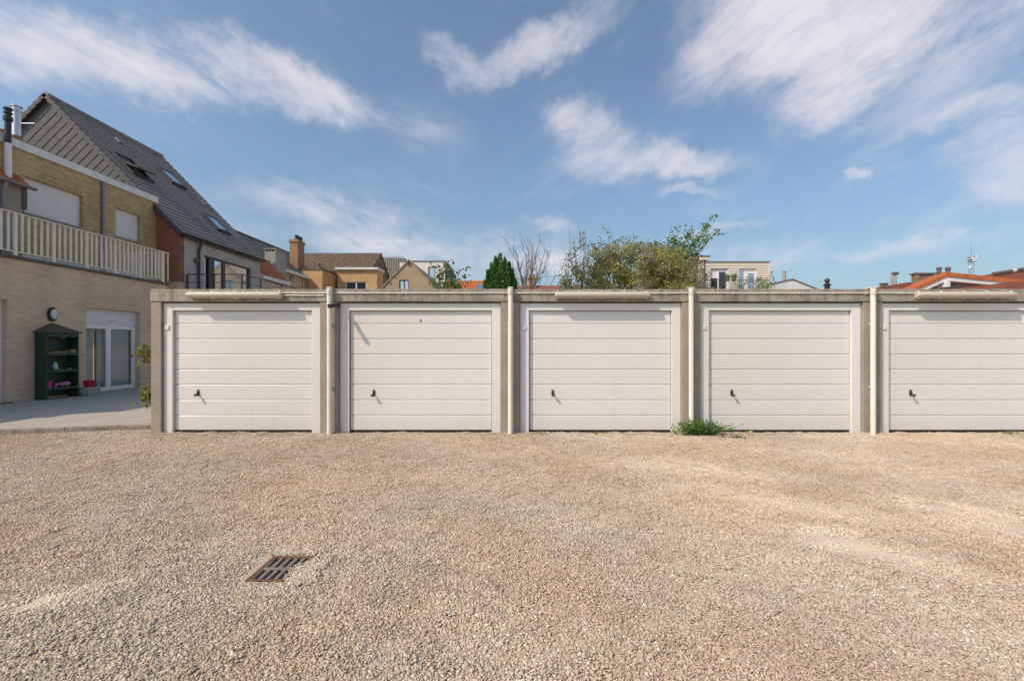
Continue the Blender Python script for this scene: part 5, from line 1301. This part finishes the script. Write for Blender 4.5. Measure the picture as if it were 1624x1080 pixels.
# conifer
rng = random.Random(21); Y = 16.0; xc = px(793, Y)
T = thing('conifer', 'dense bright green conifer bush in front of the bare tree', 'tree', (xc, Y, 0))
MB().tube([(xc, Y, 0), (xc, Y, 3.4)], [.10, .03], 8).build('trunk', M['bark'], T)
lf = MB()
cols_ = [(0, .0, 4.60, .22), (-.16, -.06, 4.46, .20), (.17, -.1, 4.42, .20), (-.30, 0, 4.26, .19), (.32, .05, 4.30, .18), (.06, -.3, 4.22, .2), (-.15, .2, 4.4, .22), (.18, .25, 4.3, .2), (-.24, -.28, 4.02, .18), (.26, -.3, 4.08, .18), (-.06, -.42, 3.85, .18), (.44, -.08, 4.05, .15), (-.43, -.06, 4.0, .15), (.54, .0, 3.7, .12), (-.54, .0, 3.65, .12)]
for (ox_, oy_, zt_, r0) in cols_:                              # upright flame shaped columns of sprays
    for q in range(1150):
        u = rng.random()**.8; hh = 2.0; w = r0*(1 - u)**.65*(.75 + .5*rng.random()); b_ = rng.random()*6.283
        p_ = Vector((xc + ox_ + w*math.cos(b_), Y + oy_ + w*math.sin(b_), zt_ - hh + hh*u))
        d_ = Vector((math.cos(b_)*.45 + rng.gauss(0, .15), math.sin(b_)*.45, 1.1)).normalized()
        s_ = (Matrix.Rotation(rng.random()*3.1, 3, d_) @ d_.orthogonal().normalized()); ln_ = rng.uniform(.06, .13)
        lf.add([p_, p_ + d_*ln_*.5 + s_*.017, p_ + d_*ln_, p_ + d_*ln_*.5 - s_*.017], [(0, 1, 2, 3)])
for k in range(1200):
    a_ = rng.random()*6.283; z = rng.uniform(1.2, 3.6); rr = .55*rng.uniform(.7, 1)
    leaf(lf, (xc + rr*math.cos(a_), Y + rr*math.sin(a_), z), .08, rng, 1.2)
lf.build('foliage', M['leaf_thuja'], T, weld=False)
# bare tree
rng = random.Random(33); Y = 17.5; xc = px(838, Y)
T = thing('bare_tree', 'leafless branching tree standing behind the garages', 'tree', (xc, Y, 0))
tr = MB(); tp_ = []
tr.tube([(xc, Y, 0), (xc - .02, Y, 1.5), (xc, Y, 2.6)], [.12, .10, .08], 8, False)
tops = [(808, 395), (815, 388), (828, 384), (836, 392), (846, 388), (858, 380), (866, 394), (872, 404), (845, 400), (822, 404), (880, 440), (862, 430), (812, 418), (852, 412)]
for (x, y) in tops:
    e_ = P(x, y, Y + rng.uniform(-.6, .6)); b0 = Vector((xc + rng.uniform(-.05, .05), Y, rng.uniform(2.3, 2.9)))
    m1 = b0.lerp(e_, .4) + Vector((rng.gauss(0, .08) - (e_.x - b0.x)*.12, rng.gauss(0, .08), .12)); m2 = b0.lerp(e_, .75) + Vector((rng.gauss(0, .06), rng.gauss(0, .06), .06))
    tr.tube([b0, m1, m2, e_], [.035, .024, .014, .006], 5, False)
    for q in range(6):
        u = rng.uniform(.3, .95); s_ = (m1.lerp(m2, (u - .4)/.35) if .4 < u < .75 else (b0.lerp(m1, u/.4) if u <= .4 else m2.lerp(e_, (u - .75)/.25)))
        d_ = ((e_ - b0).normalized() + Vector((rng.gauss(0, .5), rng.gauss(0, .5), rng.gauss(.1, .3)))).normalized()
        grow(tr, s_, d_, rng.uniform(.35, .75), .012, 1 if q < 3 else 0, rng, tp_, .25, .03, (1, 2), 3, 4, .004)
tr.build('branches', M['twig'], T, weld=False)
# tree with large loose leaves at the white block
def leafy(name, label, x, Y, twigs, n, size, mat_, seed, base_h=1.5, spread=.16, trunk=.05, bark='bark', up=0.0, per=14):
    rng = random.Random(seed); xc = px(x, Y); T = thing(name, label, 'tree', (xc, Y, 0)); br = MB(); lf = MB()
    br.tube([(xc, Y, 0), (xc + .03, Y, base_h*.6), (xc, Y, base_h)], [trunk*1.4, trunk*1.1, trunk], 7, False)
    for (tx, ty) in twigs:
        e_ = P(tx, ty, Y + rng.uniform(-.5, .5)); b0 = Vector((xc, Y, base_h)); tp2 = []
        m1 = b0.lerp(e_, .45) + Vector((rng.gauss(0, .12), rng.gauss(0, .12), .1)); m2 = b0.lerp(e_, .8) + Vector((rng.gauss(0, .07), rng.gauss(0, .07), .05))
        br.tube([b0, m1, m2, e_], [trunk*.6, trunk*.4, trunk*.22, .005], 5, False)
        for q in range(n):
            u = rng.uniform(.35, 1.0); s_ = m2.lerp(e_, (u - .8)/.2) if u > .8 else m1.lerp(m2, max((u - .45)/.35, 0))
            d_ = ((e_ - b0).normalized() + Vector((rng.gauss(0, .8), rng.gauss(0, .8), rng.gauss(.1, .5)))).normalized(); tps = []
            grow(br, s_, d_, rng.uniform(.15, .45), .006, 0, rng, tps, .3, .02, (1, 1), 3, 3, .003)
            for t_ in tps:
                for w in range(per): leaf(lf, t_ + Vector((rng.gauss(0, spread), rng.gauss(0, spread), rng.gauss(0, spread))), size, rng, up)
    br.build('branches', M[bark], T, weld=False); lf.build('crown', M[mat_], T, weld=False)
leafy('small_tree', 'small light green leafy tree before the white modern block', 704, 15, [(703, 421), (697, 430), (712, 432), (688, 446), (682, 450), (722, 430), (727, 436), (706, 444), (696, 452), (716, 450), (724, 446)], 4, .10, 'leaf_light', 41, 2.2, .055, .05, up=-.5, per=4)
leafy('sparse_tree', 'sparse grey green tree with bare twigs left of the olive bush', 925, 16.5, [(908, 372), (912, 396), (925, 385), (935, 378), (952, 378), (945, 392), (893, 420), (900, 436), (884, 440), (888, 452), (930, 410), (915, 420), (955, 400), (940, 425), (895, 448), (922, 440), (965, 405), (970, 372), (968, 390), (905, 410)], 5, .075, 'leaf_grey', 42, 2.2, .085, .05, 'twig', per=8)
rng = random.Random(77)
# bare shoots standing out of the sparse tree
Y = 16.9; T = thing('bare_shrub', 'few thin bare shoots rising above the sparse tree', 'shrub', (px(905, Y), Y, 0)); tr = MB(); tps = []
for (x, y) in ((903, 363), (912, 378), (921, 371), (930, 374), (895, 392), (887, 407), (898, 400)):
    e_ = P(x, y, Y); b0 = Vector((px(905 + (x - 905)*.3, Y), Y, 2.0)); md = b0.lerp(e_, .55) + Vector((.08, 0, 0)); tr.tube([b0, md, e_], [.018, .012, .004], 4, False)
    for q in range(4): grow(tr, md.lerp(e_, rng.random()*.8), (rng.gauss(0, .5), rng.gauss(0, .4), 1), .4, .007, 0, rng, tps, .3, .02, (1, 1), 3, 3, .003)
tr.build('branches', M['twig'], T, weld=False)
# dense olive bush
Y = 17.2; T = thing('olive_bush', 'dense olive brown bush filling the middle behind the third garage', 'bush', (px(1025, Y), Y, 0)); br = MB(); lf = MB(); tps = []
for k in range(16): grow(br, (px(1025, Y) + rng.gauss(0, .6), Y + rng.gauss(0, .3), 0), (rng.gauss(0, .35), rng.gauss(0, .3), 1), 2.4, .04, 2, rng, tps, .3, .06, (2, 3), 4, 4, .004)
outl = [(945, 425), (950, 400), (962, 396), (975, 388), (990, 386), (1005, 392), (1014, 394), (1022, 390), (1031, 391), (1040, 388), (1055, 392), (1070, 396), (1082, 404), (1092, 414), (1100, 428), (1104, 444)]
for i in range(len(outl)):
    for d_ in range(6):
        x, y = outl[i]; yy = y + 7 + d_*13 + rng.uniform(-5, 5); xx = x + rng.uniform(-8, 8) + (4 if x < 1000 else -4)*(1 if d_ == 0 else 0)
        n = 80 if d_ < 2 else 130
        c_ = P(xx, yy, Y + rng.uniform(-.9, .7)); clump(lf, c_, (.34, .38, .26), n, .07, rng, .1)
        for q in range(7): grow(br, c_ + Vector((rng.gauss(0, .15), -.25, -.2)), (rng.gauss(0, .7), rng.gauss(-.2, .4), 1), rng.uniform(.3, .6), .008, 0, rng, tps, .3, .02, (1, 1), 3, 3, .003)
for k in range(60):
    clump(lf, P(rng.uniform(955, 1085), rng.uniform(402, 455), Y + rng.uniform(-.8, .5)), (.3, .3, .26), 80, .066, rng, .1)
for k in range(46):
    x, y = rng.choice(outl); clump(lf, P(x + rng.uniform(-9, 9), y + rng.uniform(-4, 6), Y + rng.uniform(-.6, .5)), (.12, .14, .14), 22, .06, rng, .3)
for k in range(40): clump(lf, (px(1025, Y) + rng.uniform(-1.7, 1.7), Y + rng.uniform(-.8, .6), rng.uniform(1.0, 3.2)), (.4, .4, .4), 60, .08, rng)
br.build('branches', M['twig'], T, weld=False); lf.build('crown', M['leaf_olive'], T, weld=False)
leafy('apple_tree', 'tree with green leafy limb arching up right over the olive bush', 1030, 18.0, [(1126, 350), (1120, 362), (1110, 368), (1138, 366), (1130, 374), (1098, 366), (1090, 378), (1078, 362), (1072, 380), (1062, 366), (1064, 392), (1086, 392), (1100, 384), (1050, 392), (1058, 402), (1112, 378), (1105, 392), (1080, 400), (1040, 385), (1045, 400)], 8, .085, 'leaf_green', 51, 2.6, .08, .07, per=7)
leafy('tall_sprig_tree', 'slender leafy sprigs above the left of the olive bush', 985, 17.8, [(968, 374), (985, 380), (1000, 378), (1012, 384), (992, 392), (975, 398), (1015, 396)], 5, .07, 'leaf_grey', 52, 2.6, .07, .05, 'twig', per=7)
leafy('corner_shrub', 'loose shrub between the olive bush and the clapboard house', 1110, 16.0, [(1108, 432), (1114, 428), (1118, 440), (1104, 445), (1112, 450), (1122, 448), (1100, 436)], 4, .07, 'leaf_grey', 53, 2.2, .06, .03, 'twig', per=4)
leafy('balcony_plant', 'tall thin plant at the right end of the clapboard house', 1212, 15.5, [(1222, 438), (1218, 446), (1208, 450), (1214, 454), (1204, 455)], 5, .06, 'leaf_green', 54, 2.4, .045, .02, per=4)
leafy('balcony_plant', 'thin plant before the right balcony door', 1190, 15.5, [(1193, 440), (1204, 442), (1198, 448), (1188, 452), (1182, 450), (1206, 450)], 3, .06, 'leaf_grey', 55, 2.4, .04, .02, per=3)
leafy('balcony_plant', 'thin plant between the two balcony doors', 1178, 15.5, [(1176, 446), (1180, 452), (1170, 453)], 4, .06, 'leaf_green', 56, 2.4, .04, .02, per=3)
